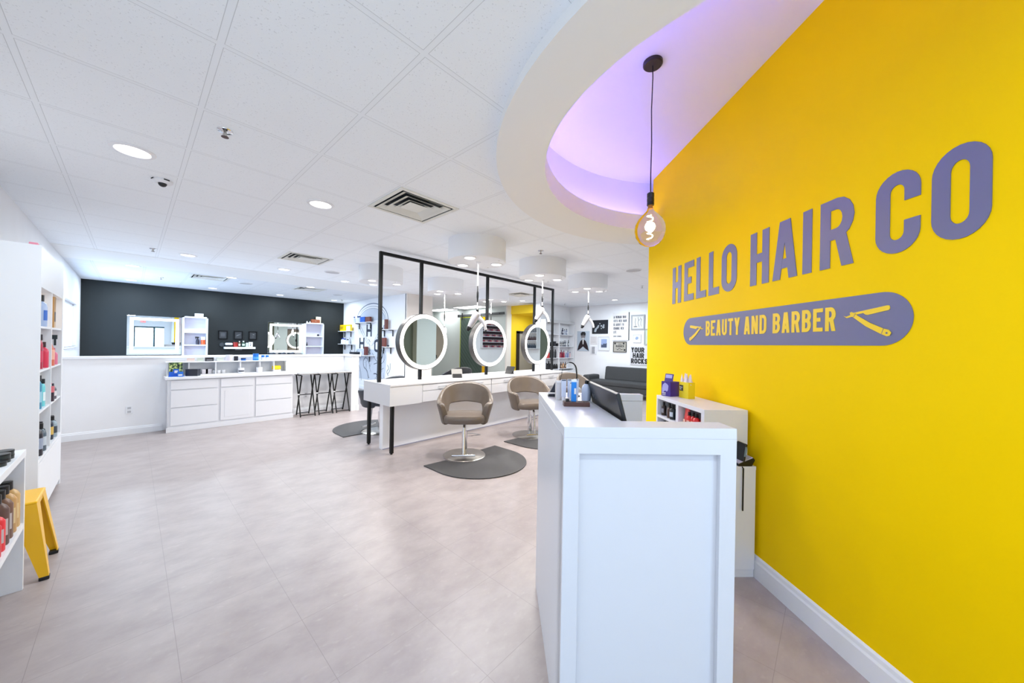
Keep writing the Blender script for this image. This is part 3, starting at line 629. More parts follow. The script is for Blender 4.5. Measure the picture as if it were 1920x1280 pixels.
lc = thing('low_side_cabinet', 'low white cabinet beside the yellow wall at the right of the desk', 'cabinet'); lc.matrix_world = WY
MB().box(1.57, -.34, .668, 1.645, -.018, .69).build('cabinet_top', white, lc, bevel=.001); MB().box(1.57, -.335, .05, 1.642, -.018, .668).build('cabinet_body', white, lc, bevel=.001); MB().box(1.575, -.32, 0, 1.635, -.018, .05).build('plinth', white, lc)
# payment terminal
pt_ = thing('payment_terminal', 'grey and black payment terminal with upright screen on the low cabinet', 'payment terminal', tuple(wyl(1.598, -.078) + Vector((0, 0, .69))), R(225))
wdg = [(-.045, 0), (.035, 0), (.052, .03), (.045, .052), (.0, .03), (-.045, .012)]
Mt = Matrix.Rotation(R(180), 4, 'Z')
MB().prism([(-.055, 0), (.035, 0), (.055, .038), (.045, .052), (-.055, .014)], -.035, .045, lambda a, b, d: (d, a, b)).build('terminal_base', blackp, pt_, bevel=.004)
MB().prism([(-.050, .0165), (.040, .051), (.040, .055), (-.050, .0205)], -.034, .044, lambda a, b, d: (d, a, b)).build('terminal_keypad', mat('pale_grey_plastic', (190, 186, 198), .4), pt_)
MB(Matrix.Translation((0, -.018, .02)) @ Matrix.Rotation(R(-8), 4, 'X')).box(-.035, -.009, 0, .045, .009, .118).build('terminal_screen_body', blackp, pt_, bevel=.006)
MB(Matrix.Translation((0, -.018, .02)) @ Matrix.Rotation(R(-8), 4, 'X')).box(.0445, -.006, .04, .046, .006, .10).build('terminal_screen', mat('screen_grey', (120, 138, 148), .2), pt_)
tag(MB().tube([tuple(wyl(1.652, -.105) + Vector((0, 0, z))) if k else tuple(wyl(1.63, -.11) + Vector((0, 0, z))) for k, z in ((0, .697), (1, .68), (1, .6), (1, .5), (1, .42))], .004, 8).build('power_cable', blackp, smooth=True), 'black cable hanging over the edge of the low cabinet', 'cable')
# things on the bookcase
pb = thing('purple_display_box', 'purple counter display box with raised header on the bookcase', 'box', tuple(wyl(.945, -.215) + Vector((0, 0, 1.023))), R(225) + R(22))
pur = mat('purple_card', (66, 44, 140), .35); lil = mat('lilac_print', (178, 176, 232), .4)
MB().box(-.045, -.05, 0, .045, .05, .118).build('box_body', pur, pb, bevel=.001)
MB(Matrix.Translation((0, -.02, .118)) @ Matrix.Rotation(R(-12), 4, 'X')).box(-.040, -.003, 0, .040, 0, .062).build('header_card', pur, pb)
MB(Matrix.Translation((0, -.02, .118)) @ Matrix.Rotation(R(-12), 4, 'X')).box(-.032, -.0045, .026, .030, -.003, .054).build('header_print', lil, pb)
m = MB(); m.prism([(-.034, .02), (-.038, .055), (-.03, .09), (-.01, .108), (.012, .10), (.026, .085), (.022, .05), (.012, .038), (-.008, .045)], -.0505, -.0515, lambda a, b, d: (a, d, b)).build('printed_figure', lil, pb)
m = MB(); text(m, 'COLOR', -.035, .018, .012, lambda a, b, d: (a, d, b), d0=-.0505, d1=-.0515); m.box(-.035, -.0515, .008, .0, -.0505, .012); m.build('box_print', paper, pb)
yb = thing('yellow_gift_bag', 'yellow paper bag with white tissue on the bookcase', 'bag', tuple(wyl(1.06, -.14) + Vector((0, 0, 1.023))), R(225) + R(10))
ybm = mat('yellow_card', (238, 214, 30), .45)
MB().box(-.052, -.03, 0, .052, .03, .125).build('bag_body', ybm, yb, bevel=.001)
MB().box(-.045, -.0315, .055, -.005, -.030, .10).build('bag_label', mat('charcoal_label', (64, 62, 58), .5), yb)
m = MB(); text(m, 'HELLO', -.042, .078, .010, lambda a, b, d: (a, d, b), d0=-.0315, d1=-.0322); text(m, 'HAIR', -.040, .064, .008, lambda a, b, d: (a, d, b), d0=-.0315, d1=-.0322); m.build('bag_label_print', paper, yb)
m = MB(); rr = random.Random(3)
for k in range(16):
    x, y = rr.uniform(-.036, .036), rr.uniform(-.018, .018); h = rr.uniform(.035, .07)
    m.add([(x - .018, y - .01, -.02), (x + .018, y - .012, -.02), (x + .015, y + .014, -.02), (x - .016, y + .012, -.02), (x + rr.uniform(-.012, .012), y, h), (x + rr.uniform(-.02, .02), y + .006, h * .8)], [(0, 1, 4), (1, 2, 5, 4), (2, 3, 5), (3, 0, 4, 5), (0, 3, 2, 1)])
m.build('tissue_paper', mat('tissue', (238, 226, 228), .8), yb, loc=(0, 0, .125))

# ------------------------------------------------------------------ bottles
def bottle(name, label, cat, loc, h, r, c, cap, kind='round', rz=0.0, group=None, lab=None, link=None):
    """a product bottle: body mesh with its cap (and printed label) as children"""
    if link is not None:
        o = dup(link, loc, rz, label, group); return o
    bm_ = mat('plastic_%d_%d_%d' % tuple(c), c, .28); km = mat('cap_%d_%d_%d' % tuple(cap), cap, .3)
    m = MB(); k = MB()
    if kind == 'round':
        m.lathe([(0, 0), (r * .94, 0), (r, h * .02), (r, h * .62), (r * .85, h * .72), (r * .42, h * .78), (r * .42, h * .81), (0, h * .81)], 18)
        k.lathe([(0, h * .80), (r * .5, h * .80), (r * .5, h), (0, h)], 14)
    elif kind == 'flat':
        for zz, s_ in (): pass
        m.lathe([(0, 0), (r * .94, 0), (r, h * .02), (r, h * .70), (r * .8, h * .78), (r * .45, h * .84), (0, h * .84)], 20); m.v = [(x, y * .55, z) for x, y, z in m.v]
        k.lathe([(0, h * .83), (r * .48, h * .83), (r * .48, h), (0, h)], 14)
    elif kind == 'spray':
        m.lathe([(0, 0), (r, 0), (r, h * .5), (r * .5, h * .72), (r * .35, h * .76), (0, h * .76)], 18)
        k.lathe([(0, h * .75), (r * .45, h * .75), (r * .45, h * .86), (0, h * .86)], 12).box(-r * .35, -r * 1.4, h * .86, r * .35, r * .8, h).box(-r * .15, -r * 1.2, h * .66, r * .15, -r * .8, h * .86)
    elif kind == 'tube':   # stands on its cap, crimped at the top
        m.lathe([(0, h * .14), (r * .95, h * .14), (r, h * .2), (r, h * .6), (r, h)], 16)
        m.v = [(x * (1 + .15 * max(0, (z - h * .4) / (h * .6))), y * (1 - .88 * max(0, (z - h * .3) / (h * .7))), z) for x, y, z in m.v]
        k.lathe([(0, 0), (r * .8, 0), (r * .85, h * .14), (0, h * .14)], 14)
    elif kind == 'jar':
        m.lathe([(0, 0), (r, 0), (r, h * .6), (0, h * .6)], 22); k.lathe([(0, h * .6), (r * 1.02, h * .6), (r * 1.02, h), (0, h)], 22)
    elif kind == 'can':
        m.lathe([(0, 0), (r, 0), (r, h * .86), (r * .8, h * .9), (0, h * .9)], 18); k.lathe([(0, h * .88), (r * .72, h * .88), (r * .68, h), (0, h)], 14)
    elif kind == 'box':
        m.box(-r, -r * .6, 0, r, r * .6, h); k.box(-r * 1.01, -r * .62, h * .92, r * 1.01, r * .62, h * 1.005)
    o = m.build(name, bm_, smooth=(kind != 'box')); o.location = loc; o.rotation_euler = (0, 0, rz); tag(o, label, cat, group)
    k.build('box_lid' if kind == 'box' else 'cap', km, o, smooth=(kind != 'box'))
    if lab:
        q = MB(); z0, z1 = (h * .2, h * .52)
        if kind == 'box': q.box(-r * .7, -r * .615, z0, r * .7, -r * .6, z1)
        else:
            q.lathe([(r * 1.008, z0), (r * 1.012, z0), (r * 1.012, z1), (r * 1.008, z1)], 12, (0, 0, 0), R(210), R(330))
            if kind == 'flat': q.v = [(x, y * .56, z) for x, y, z in q.v]
            if kind == 'tube': q.v = []; q.f = []; q.box(-r * .5, -r * .99, h * .25, r * .5, -r * .9, h * .42)
        q.build('product_label', mat('label_%d_%d_%d' % tuple(lab), lab, .5), o)
    return o
def wpos(s, d, z): v = wyl(s, d); return (v.x, v.y, z)
BW = R(225)
sa = 'upper left shelf of the bookcase'
for k, (s_, d, h, r, c, cap, kind, lab, txt) in enumerate((
    (.955, -.27, .108, .019, (58, 46, 44), (34, 34, 36), 'round', (150, 150, 160), 'dark brown amber bottle, leftmost on the '),
    (1.015, -.255, .108, .019, (50, 42, 42), (34, 34, 36), 'round', (170, 165, 170), 'dark brown bottle, second from the left on the '),
    (1.06, -.275, .104, .019, (84, 60, 54), (40, 38, 36), 'round', None, 'reddish brown bottle in the middle of the '),
    (1.112, -.275, .110, .024, (40, 46, 50), (30, 32, 34), 'round', (205, 215, 225), 'black bottle with a big white label on the '),
    (1.165, -.26, .10, .020, (40, 120, 160), (30, 32, 34), 'round', None, 'teal bottle, rightmost on the '))):
    bottle('amber_bottle' if k < 3 else 'product_bottle', txt + sa, 'bottle', wpos(s_, d, .866), h, r, c, cap, kind, BW, None, lab)
for k, (s_, h, r, c, cap, kind, lab) in enumerate(((.955, .12, .02, (190, 205, 230), (28, 34, 44), 'round', None), (1.01, .135, .019, (110, 150, 190), (26, 40, 60), 'round', None), (1.06, .12, .026, (228, 230, 236), (228, 230, 236), 'box', (60, 60, 70)), (1.12, .13, .024, (232, 232, 238), (30, 30, 34), 'round', (60, 60, 66)))):
    bottle('product_bottle', ['pale blue bottle with dark cap', 'blue bottle', 'white carton', 'white bottle with black cap'][k] + ' on the second bookcase shelf just above the desk edge', 'bottle', wpos(s_, -.26, .70), h, r, c, cap, kind, BW, None, lab)
red = (226, 52, 50)
for k, (s_, d, h, r, kind, c, cap) in enumerate(((1.300, -.265, .138, .026, 'tube', (232, 70, 66), (26, 22, 24)), (1.350, -.28, .118, .019, 'round', red, (26, 24, 26)), (1.392, -.275, .122, .018, 'round', (214, 44, 48), (26, 24, 26)), (1.438, -.28, .122, .023, 'round', red, (26, 24, 26)), (1.492, -.265, .138, .023, 'tube', (222, 40, 44), (26, 22, 24)))):
    bottle('red_product_tube' if kind == 'tube' else 'red_product_bottle', ['red crimped tube with gold print, leftmost on the', 'red bottle with black cap, second from the left on the', 'slim red bottle with black cap in the middle of the', 'wide red bottle with black cap, fourth from the left on the', 'red crimped tube, rightmost on the'][k] + ' right bookcase shelf', 'tube' if kind == 'tube' else 'bottle', wpos(s_, d, .850), h, r, c, cap, kind, BW, None, (238, 190, 170))

# ------------------------------------------------------------------ tall retail cabinet on the left wall
tc_ = thing('tall_retail_cabinet', 'tall white open cabinet of hair products on the left wall', 'cabinet', (0, 0, 0))
xf, xb, y0, y1, zt = -.46, -.765, 4.30, 5.47, 2.09
MB().box(xb, y0, 0, xf, y0 + .02, zt).build('side_panel', white2, tc_); MB().box(xb, y1, 0, xf, y1 + .06, zt).build('side_panel', white2, tc_)
MB().box(xb, y0 + .02, 1.785, xf, y1, zt).build('top_fascia', white2, tc_)
MB().box(xb, y0 + .02, .06, xb + .012, y1, 1.785).build('back_panel', white2, tc_)
MB().box(xb, 4.835, .5, xf, 4.860, 1.785).build('divider', white2, tc_)
for z in (1.497, 1.165, .855):
    for a, b in ((y0 + .02, 4.835), (4.860, y1)): MB().box(xb + .012, a, z - .016, xf - .005, b, z).build('shelf', white2, tc_)
MB().box(xb + .012, y0 + .02, .475, xf, y1, .503).build('base_shelf', white2, tc_)
for a, b in ((y0 + .022, 4.858), (4.862, y1 - .002)): MB().box(xf - .018, a, .055, xf + .001, b, .468).build('door', white2, tc_, bevel=.001)
MB().box(xb, y0 + .02, 0, xf - .04, y1, .055).build('plinth', white2, tc_)
mat('shelf_led', (255, 240, 215), .4, emit=(255, 226, 190), es=2.5)
MB().box(-.70, y0 + .1, 1.779, -.62, 4.78, 1.784).box(-.70, 4.92, 1.779, -.62, y1 - .08, 1.784).build('shelf_light', MATS['shelf_led'], tc_)
DYE = {'top shelf': 1.497, 'second shelf': 1.165, 'third shelf': .855, 'bottom shelf': .503}
def stock(z, ya, yb_, items, where, depth=-.492):
    n = len(items)
    for k, (nm, h, r, c, cap, kind, lab, desc) in enumerate(items):
        y = ya + (yb_ - ya) * (k + .5) / n
        bottle(nm, desc + ' on the ' + where, 'bottle' if kind != 'box' else 'box', (depth - .012 * (k % 2), y, z), h, r, c, cap, kind, R(90), None, lab)
lft, rgt = 'near half of tall cabinet', 'far half of tall cabinet'
stock(1.497, 4.56, 4.76, (('spray_bottle', .25, .032, (170, 190, 225), (30, 34, 40), 'round', (60, 110, 200), 'pale blue spray bottle, nearer one'), ('spray_bottle', .24, .032, (90, 150, 225), (30, 34, 44), 'flat', (225, 230, 240), 'bright blue bottle, farther one')), 'top shelf, ' + lft)
stock(1.497, 5.0, 5.26, (('kraft_box', .27, .045, (196, 152, 96), (196, 152, 96), 'box', (60, 60, 60), 'tall kraft box'), ('spray_bottle', .24, .028, (190, 190, 194), (30, 30, 34), 'round', (50, 50, 56), 'grey bottle with black cap')), 'top shelf, ' + rgt)
stock(1.165, 4.52, 4.78, (('shampoo_bottle', .27, .034, (172, 28, 62), (40, 26, 34), 'flat', (206, 60, 90), 'tall crimson bottle, nearest the camera'), ('shampoo_bottle', .24, .032, (206, 36, 76), (190, 40, 70), 'flat', (232, 120, 140), 'crimson bottle in the middle'), ('shampoo_bottle', .21, .03, (214, 60, 90), (60, 30, 40), 'round', None, 'pink red bottle, farthest')), 'second shelf, ' + lft)
stock(1.165, 4.98, 5.30, (('spray_bottle', .27, .032, (214, 110, 84), (32, 40, 40), 'spray', (240, 180, 160), 'orange bottle with black spray head'), ('shampoo_bottle', .19, .03, (226, 128, 100), (40, 44, 44), 'round', (60, 60, 64), 'peach bottle with dark cap'), ('shampoo_bottle', .15, .03, (224, 120, 150), (200, 90, 130), 'round', None, 'short pink bottle')), 'second shelf, ' + rgt)
stock(.855, 4.50, 4.76, (('shampoo_bottle', .26, .034, (44, 132, 170), (24, 30, 34), 'flat', (150, 200, 220), 'tall dark teal bottle, nearest one'), ('shampoo_bottle', .25, .033, (90, 196, 210), (60, 170, 190), 'flat', (220, 235, 240), 'turquoise bottle in the middle'), ('shampoo_bottle', .22, .032, (110, 206, 214), (28, 34, 40), 'flat', (225, 238, 240), 'light turquoise bottle, farthest one')), 'third shelf, ' + lft)
stock(.855, 4.98, 5.26, (('product_jar', .13, .034, (54, 40, 52), (210, 110, 120), 'jar', None, 'dark jar with pink lid'), ('product_jar', .15, .032, (200, 200, 206), (200, 80, 100), 'box', (60, 60, 70), 'grey and pink carton'), ('product_bottle', .14, .03, (96, 92, 104), (60, 60, 70), 'round', (220, 220, 224), 'grey bottle with pale label')), 'third shelf, ' + rgt)
stock(.503, 4.44, 4.80, (('conditioner_bottle', .26, .034, (44, 44, 52), (20, 20, 24), 'round', (150, 160, 180), 'tall black bottle, nearest the camera'), ('conditioner_bottle', .25, .034, (64, 52, 56), (22, 22, 26), 'round', (170, 170, 180), 'dark brown bottle, second from camera'), ('conditioner_bottle', .22, .032, (90, 104, 116), (24, 26, 30), 'round', (190, 200, 210), 'grey blue bottle, third from camera'), ('conditioner_bottle', .22, .032, (50, 66, 70), (24, 26, 30), 'round', (160, 180, 180), 'dark green grey bottle, farthest')), 'bottom shelf, ' + lft)
stock(.503, 4.95, 5.42, (('conditioner_bottle', .20, .034, (120, 140, 156), (22, 22, 26), 'flat', (210, 220, 228), 'grey blue bottle, nearest the divider'), ('conditioner_bottle', .22, .036, (40, 50, 66), (24, 24, 28), 'round', (214, 178, 90), 'navy bottle with gold label'), ('conditioner_bottle', .19, .034, (150, 168, 180), (26, 26, 30), 'round', (60, 70, 80), 'silver blue bottle'), ('conditioner_bottle', .18, .032, (60, 72, 84), (26, 26, 30), 'round', (180, 190, 200), 'dark slate bottle, farthest')), 'bottom shelf, ' + rgt)
t = MB().box(-.02, -.03, 0, .02, .03, .02).build('pink_soap_box', mat('pink_card', (240, 150, 170), .5), bevel=.002); t.location = (-.50, 4.36, 2.09); tag(t, 'tiny pink box on top of the tall cabinet', 'box')

# low shelf unit nearer the camera
ls = thing('low_shelf_unit', 'low white open shelf unit at the left edge with amber bottles', 'shelf unit')
MB().box(-.765, 3.32, 0, -.40, 3.345, .745).build('end_panel', white2, ls); MB().box(-.765, 2.0, 0, -.40, 2.02, .745).build('end_panel', white2, ls)
MB().box(-.765, 2.0, .745, -.398, 3.347, .782).build('unit_top', white2, ls, bevel=.001); MB().box(-.765, 2.02, .345, -.40, 3.32, .376).build('shelf', white2, ls); MB().box(-.765, 2.02, 0, -.755, 3.32, .745).build('back_panel', white2, ls)
am = [((206, 168, 112), 'golden amber bottle'), ((196, 154, 100), 'golden amber bottle'), ((120, 90, 76), 'brown bottle'), ((104, 80, 74), 'dark brown bottle'), ((232, 60, 66), 'red bottle'), ((220, 46, 52), 'red bottle')]
for k, (c, d) in enumerate(am):
    o = bottle('amber_shampoo_bottle' if k < 4 else 'red_shampoo_bottle', d + ' in the low shelf unit, ' + ['closest to the end panel', 'second from the end panel', 'left of the two golden ones', 'fourth from the end panel', 'fifth from the end panel', 'at the very left edge of the photo'][k], 'bottle', (-.452, 3.275 - .082 * k, .376), .255 if k < 4 else .21, .046, c, (22, 22, 24), 'flat', R(12), None, (225, 200, 150) if k < 2 else (200, 190, 190))
for k, (y, z, r) in enumerate(((3.15, .782, .034), (3.07, .782, .034), (3.15, .804, .034), (3.07, .804, .034), (2.99, .782, .034))):
    bottle('hair_wax_tin', ['black wax tin on the low shelf unit, lower one nearest its end', 'black wax tin on the low shelf unit, lower one second from its end', 'black wax tin stacked on top nearest the end of the low shelf unit', 'black wax tin stacked on top second from the end of the low shelf unit', 'single black wax tin at the left edge on the low shelf unit'][k], 'tin', (-.445, y, z), .022, r, (52, 60, 60), (30, 34, 36), 'jar')

# yellow metal stool
st = thing('metal_stool', 'yellow metal stool between the low shelf and the tall cabinet', 'stool', (-.515, 3.565, 0))
MB().box(-.150, -.150, .44, .150, .150, .455).build('seat', yellowp, st, bevel=.012)
MB().box(-.148, -.148, .415, .148, -.142, .445).box(-.148, .142, .415, .148, .148, .445).box(-.148, -.142, .415, -.142, .142, .445).box(.142, -.142, .415, .148, .142, .445).build('seat_skirt', yellowp, st)
for sx in (-1, 1):
    for sy in (-1, 1):
        a = (sx * .125, sy * .125); b = (sx * .175, sy * .185)
        m = MB()
        # folded sheet leg: two tapering flanges
        def pl4(p): return p
        m.add([(sx*.148, sy*.148, .44), (sx*.148, sy*.05, .44), (sx*.148, sy*.148, .30), (sx*.20, sy*.20, .02), (sx*.20, sy*.165, .02), (sx*.142, sy*.142, .44), (sx*.142, sy*.05, .44), (sx*.194, sy*.194, .02), (sx*.194, sy*.165, .02)], [(0, 1, 4, 3), (5, 7, 8, 6), (0, 5, 6, 1), (1, 6, 8, 4), (3, 4, 8, 7), (0, 3, 7, 5)])
        m.add([(sx*.148, sy*.148, .44), (sx*.05, sy*.148, .44), (sx*.20, sy*.20, .02), (sx*.165, sy*.20, .02), (sx*.142, sy*.142, .44), (sx*.05, sy*.142, .44), (sx*.194, sy*.194, .02), (sx*.165, sy*.194, .02)], [(0, 2, 3, 1), (4, 5, 7, 6), (0, 1, 5, 4), (1, 3, 7, 5), (2, 6, 7, 3), (0, 4, 6, 2)])
        lg = m.build('leg', yellowp, st)
        MB().box(sx*.163, sy*.163, 0, sx*.202, sy*.202, .022).build('rubber_foot', blackp, lg, bevel=.004)

# ------------------------------------------------------------------ barber counter (drawer cabinet) in front of the half wall
bc = thing('drawer_cabinet', 'long white cabinet with drawers against the half wall', 'cabinet')
MB().box(.37, 7.35, .0, 2.02, 7.615, .80).build('cabinet_body', white, bc)
MB().box(.355, 7.335, .0, 2.03, 7.35, .075).build('plinth', white, bc, bevel=.002)
def panel(x0, x1, z0, z1, name, shaker=False):
    o = MB().box(x0, 7.332, z0, x1, 7.350, z1).build(name, white, bc, bevel=.003)
    if shaker: MB().box(x0 + .05, 7.328, z0 + .05, x1 - .05, 7.333, z1 - .05).build('inset_panel', white, o, bevel=.004)
for a, b in ((.40, .945), (1.455, 2.0)):
    for z0, z1 in ((.645, .785), (.375, .63), (.10, .36)): panel(a, b, z0, z1, 'drawer')
panel(.985, 1.415, .645, .785, 'drawer'); panel(.985, 1.415, .10, .63, 'door', True)
ct = MB().box(.335, 7.285, .80, 2.07, 7.592, .842).build('cabinet_worktop', white2, bevel=.006); tag(ct, 'white worktop on the drawer cabinet in front of the half wall', 'countertop')
cb = thing('cubby_riser', 'low white cubby riser standing on the worktop against the half wall', 'shelf', (0, 0, .842))
MB().box(.345, 7.42, .205, 1.96, 7.59, .222).build('riser_top', white2, cb, bevel=.002)
MB().box(.36, 7.45, 0, 1.945, 7.59, .014).build('riser_base', white2, cb); MB().box(.36, 7.58, .014, 1.945, 7.59, .205).build('riser_back', mat('riser_back_grey', (205, 208, 214), .5), cb)
for x in (.36, .60, .925, 1.25, 1.525, 1.735, 1.93): MB().box(x, 7.45, .014, x + .015, 7.58, .205).build('divider', white2, cb)
zt_ = 1.064
def at7(px_, Y=7.5, z=None):   # x coordinate on plane y=Y seen at image column px_
    l = (px_ - 960) / 654.4; c_, s__ = math.cos(YAW), math.sin(YAW)
    return Y * (c_ + s__ * l) / (s__ - c_ * l)
Yt = 7.47
bottle('orange_label_box', 'flat white box with orange label on the riser, far left', 'box', (at7(358, Yt), Yt, zt_), .045, .045, (232, 214, 206), (228, 150, 120), 'box')
bottle('pale_green_box', 'pale green tin on the riser left of the black box', 'box', (at7(376, Yt), Yt, zt_), .05, .04, (204, 212, 200), (196, 206, 190), 'box')
bottle('black_product_box', 'black box with small print on top of the riser', 'box', (at7(393, Yt), Yt, zt_), .06, .052, (46, 46, 52), (40, 40, 46), 'box', lab=(120, 120, 126))
bottle('pale_green_box', 'pale green tin on the riser right of the black box', 'box', (at7(413, Yt), Yt, zt_), .05, .04, (208, 214, 206), (200, 208, 198), 'box')
bottle('white_cream_jar', 'large white cream jar on the riser', 'jar', (at7(430, Yt), Yt, zt_), .10, .046, (226, 220, 232), (230, 228, 236), 'jar')
bottle('cologne_bottle', 'small square black cologne bottle on the riser', 'bottle', (at7(443, Yt), Yt, zt_), .085, .030, (38, 40, 48), (214, 214, 220), 'can')
bottle('blue_pomade_tin', 'flat dark blue pomade tin on the riser', 'tin', (at7(457, Yt), Yt, zt_), .045, .034, (36, 104, 190), (36, 50, 90), 'jar')
bottle('blue_product_can', 'tall bright blue can on the riser', 'can', (at7(480, Yt), Yt, zt_), .118, .042, (40, 128, 222), (34, 116, 210), 'jar', lab=(90, 170, 240))
bottle('blue_white_tin', 'small blue and white tin, left of the pair on the riser', 'tin', (at7(493.5, Yt), Yt, zt_), .09, .024, (226, 232, 242), (44, 124, 214), 'jar')
bottle('blue_white_tin', 'small blue and white tin, right of the pair on the riser', 'tin', (at7(501.5, Yt), Yt, zt_), .09, .024, (226, 232, 242), (44, 124, 214), 'jar')
zw = .842
sc = thing('promo_card', 'upright green and blue promotional card with product on the worktop', 'sign', (at7(330.5, 7.36), 7.36, zw), 0)
camo = mat('foliage_print', (40, 56, 48), .5)
nt = camo.node_tree; n_ = nt.nodes.new('ShaderNodeTexNoise'); n_.inputs['Scale'].default_value = 26; tcn = nt.nodes.new('ShaderNodeTexCoord'); nt.links.new(tcn.outputs['Object'], n_.inputs['Vector'])
rp = nt.nodes.new('ShaderNodeValToRGB'); rp.color_ramp.interpolation = 'CONSTANT'; rp.color_ramp.elements[0].color = rgb(26, 34, 40); rp.color_ramp.elements[1].position = .46; rp.color_ramp.elements[1].color = rgb(92, 122, 70); e_ = rp.color_ramp.elements.new(.56); e_.color = rgb(198, 208, 140)
nt.links.new(n_.outputs['Fac'], rp.inputs[0]); nt.links.new(rp.outputs[0], nt.nodes['Principled BSDF'].inputs['Base Color'])
MB().box(-.075, -.004, .01, .075, 0, .215).build('card_board', camo, sc); MB().box(-.08, -.02, 0, .10, .03, .01).build('card_foot', mat('cobalt_card', (28, 96, 206), .4), sc)
MB().box(-.075, -.006, .01, .075, -.004, .075).box(-.03, -.007, .05, .035, -.004, .115).build('card_print', MATS['cobalt_card'], sc); MB().box(-.015, -.009, .055, .022, -.007, .095).build('card_emblem', paper, sc)
bottle('blue_product_box', 'small blue box with white label leaning at the promotional card', 'box', (at7(339, 7.31), 7.31, zw), .075, .032, (30, 110, 214), (30, 110, 214), 'box', lab=(226, 230, 238))
t = MB().box(-.075, -.05, 0, .075, .05, .105).build('black_gift_box', mat('navy_black_card', (40, 44, 56), .35), bevel=.002); t.location = (at7(363, 7.37), 7.37, zw); t.rotation_euler = (0, 0, R(-28)); tag(t, 'large black gift box on the worktop beside the promotional card', 'box'); MB().box(-.076, -.051, .098, .076, .051, .107).build('box_lid', MATS['navy_black_card'], t)
for k, px_ in enumerate((402, 411, 420)): bottle('clear_travel_bottle', 'small clear tub in the second cubby of the riser, %s' % ['left one', 'middle one', 'right one'][k], 'tub', (at7(px_, 7.52), 7.52, .856), .055, .026, (220, 222, 226), (228, 230, 234), 'jar')
for k, (px_, d) in enumerate(((385, 'left'), (392, 'right'))): bottle('pale_carton', 'pale carton in the first cubby of the riser, %s one' % d, 'box', (at7(px_, 7.52), 7.52, .856), .075, .036, (222, 218, 224), (226, 222, 228), 'box')
bottle('white_cream_tub', 'round white tub with dark mark in the third cubby of the riser', 'tub', (at7(453, 7.47), 7.47, .856), .085, .045, (228, 228, 232), (232, 232, 236), 'jar', lab=(90, 92, 100))
bottle('white_cream_tub', 'round white tub in the fourth cubby of the riser', 'tub', (at7(487, 7.47), 7.47, .856), .085, .046, (222, 220, 226), (232, 232, 236), 'jar')
t = thing('yellow_sponge_pack', 'yellow sponge on a white tray in the last cubby of the riser', 'sponge', (at7(520, 7.50), 7.50, .856))
MB().box(-.065, -.035, 0, .055, .035, .03).build('tray', paper, t, bevel=.003); MB().box(-.075, -.03, .03, .06, .03, .105).build('sponge', mat('sponge_yellow', (244, 212, 40), .8, bump=.4, bscale=90), t, bevel=.018)

# ------------------------------------------------------------------ folding stools
greyseat = mat('grey_stool_top', (168, 166, 166), .5)
def fold_stool(x, label, first=None):
    if first: return dup(first, (x, 7.40, 0), None, label)
    t = thing('folding_stool', label, 'stool', (x, 7.40, 0), 0, 'black folding stools under the half wall')
    w2, hh = .125, .80
    MB().box(-.157, -.17, .79, .157, .16, .815).build('seat', greyseat, t, bevel=.008)
    MB().box(-.155, -.165, .772, -.125, .155, .79).box(.125, -.165, .772, .155, .155, .79).build('seat_rail', black, t)
    for sx in (-w2, w2):
        MB().bar((sx, -.155, 0), (sx, .13, .775), .018, .018).build('leg', black, t)
        MB().bar((sx * .86, .15, 0), (sx * .86, -.13, .775), .018, .018).build('leg', black, t)
    for a_, b_ in (((-w2, -.148, .03), (w2, -.148, .03)), ((-w2 * .86, .14, .03), (w2 * .86, .14, .03)), ((-w2, -.006, .40), (w2, -.006, .40))): MB().bar(a_, b_, .014).build('crossbar', black, t)
    MB().box(-w2 - .012, -.02, .40, -w2 + .02, .01, .42).build('hinge_clip', white2, t)
    return t
# the X of each stool opens towards the camera side, so turn the frame
f1 = fold_stool(2.25, 'black folding stool with grey seat, next to the drawer cabinet')
fold_stool(2.57, 'black folding stool with grey seat, middle one of three', f1); fold_stool(2.89, 'black folding stool with grey seat, against the end of the half wall', f1)

# ------------------------------------------------------------------ dark wall: lit mirrors, shelf towers, pictures
def led_mirror(x0, x1, label, first=None):
    t = thing('lit_wall_mirror', label, 'mirror', ((x0 + x1) / 2, YB, 1.485), 0, 'rectangular lit mirrors on the dark wall')
    hw_, hh = (x1 - x0) / 2, .46; b = .045; bw = .06
    MB().box(-hw_, -.035, -hh, hw_, -.002, hh).build('mirror_glass', mirror, t, bevel=.002)
    m = MB(); o1 = hw_ - b; o2 = o1 - bw; p1 = hh - b; p2 = p1 - bw
    m.box(-o1, -.037, -p1, o1, -.034, -p2).box(-o1, -.037, p2, o1, -.034, p1).box(-o1, -.037, -p2, -o2, -.034, p2).box(o2, -.037, -p2, o1, -.034, p2)
    m.build('light_band', led2, t)
    MB().box(-hw_ + .05, -.006, -hh + .05, hw_ - .05, 0, hh - .05).build('mounting_box', grey, t)
    return t
led_mirror(-.09, .825, 'rectangular lit mirror on the dark wall, left one'); led_mirror(2.635, 3.54, 'rectangular lit mirror on the dark wall, right one')
def tower(x0, x1, zs, label):
    t = thing('shelf_tower', label, 'shelf unit', (0, 0, 0), 0, 'white shelf towers on the dark wall')
    yf = 11.80; zt2 = 1.98
    MB().box(x0, yf, .6, x0 + .03, YB, zt2).build('side_panel', white2, t); MB().box(x1 - .03, yf, .6, x1, YB, zt2).build('side_panel', white2, t); MB().box(x0, yf, zt2 - .03, x1, YB, zt2).build('top_panel', white2, t)
    MB().box(x0 + .03, 11.985, .6, x1 - .03, YB - .001, zt2 - .03).build('back_panel', mat('lilac_white', (214, 210, 224), .5), t)
    for z in zs: MB().box(x0 + .03, yf, z - .03, x1 - .03, 11.985, z).build('shelf', white2, t)
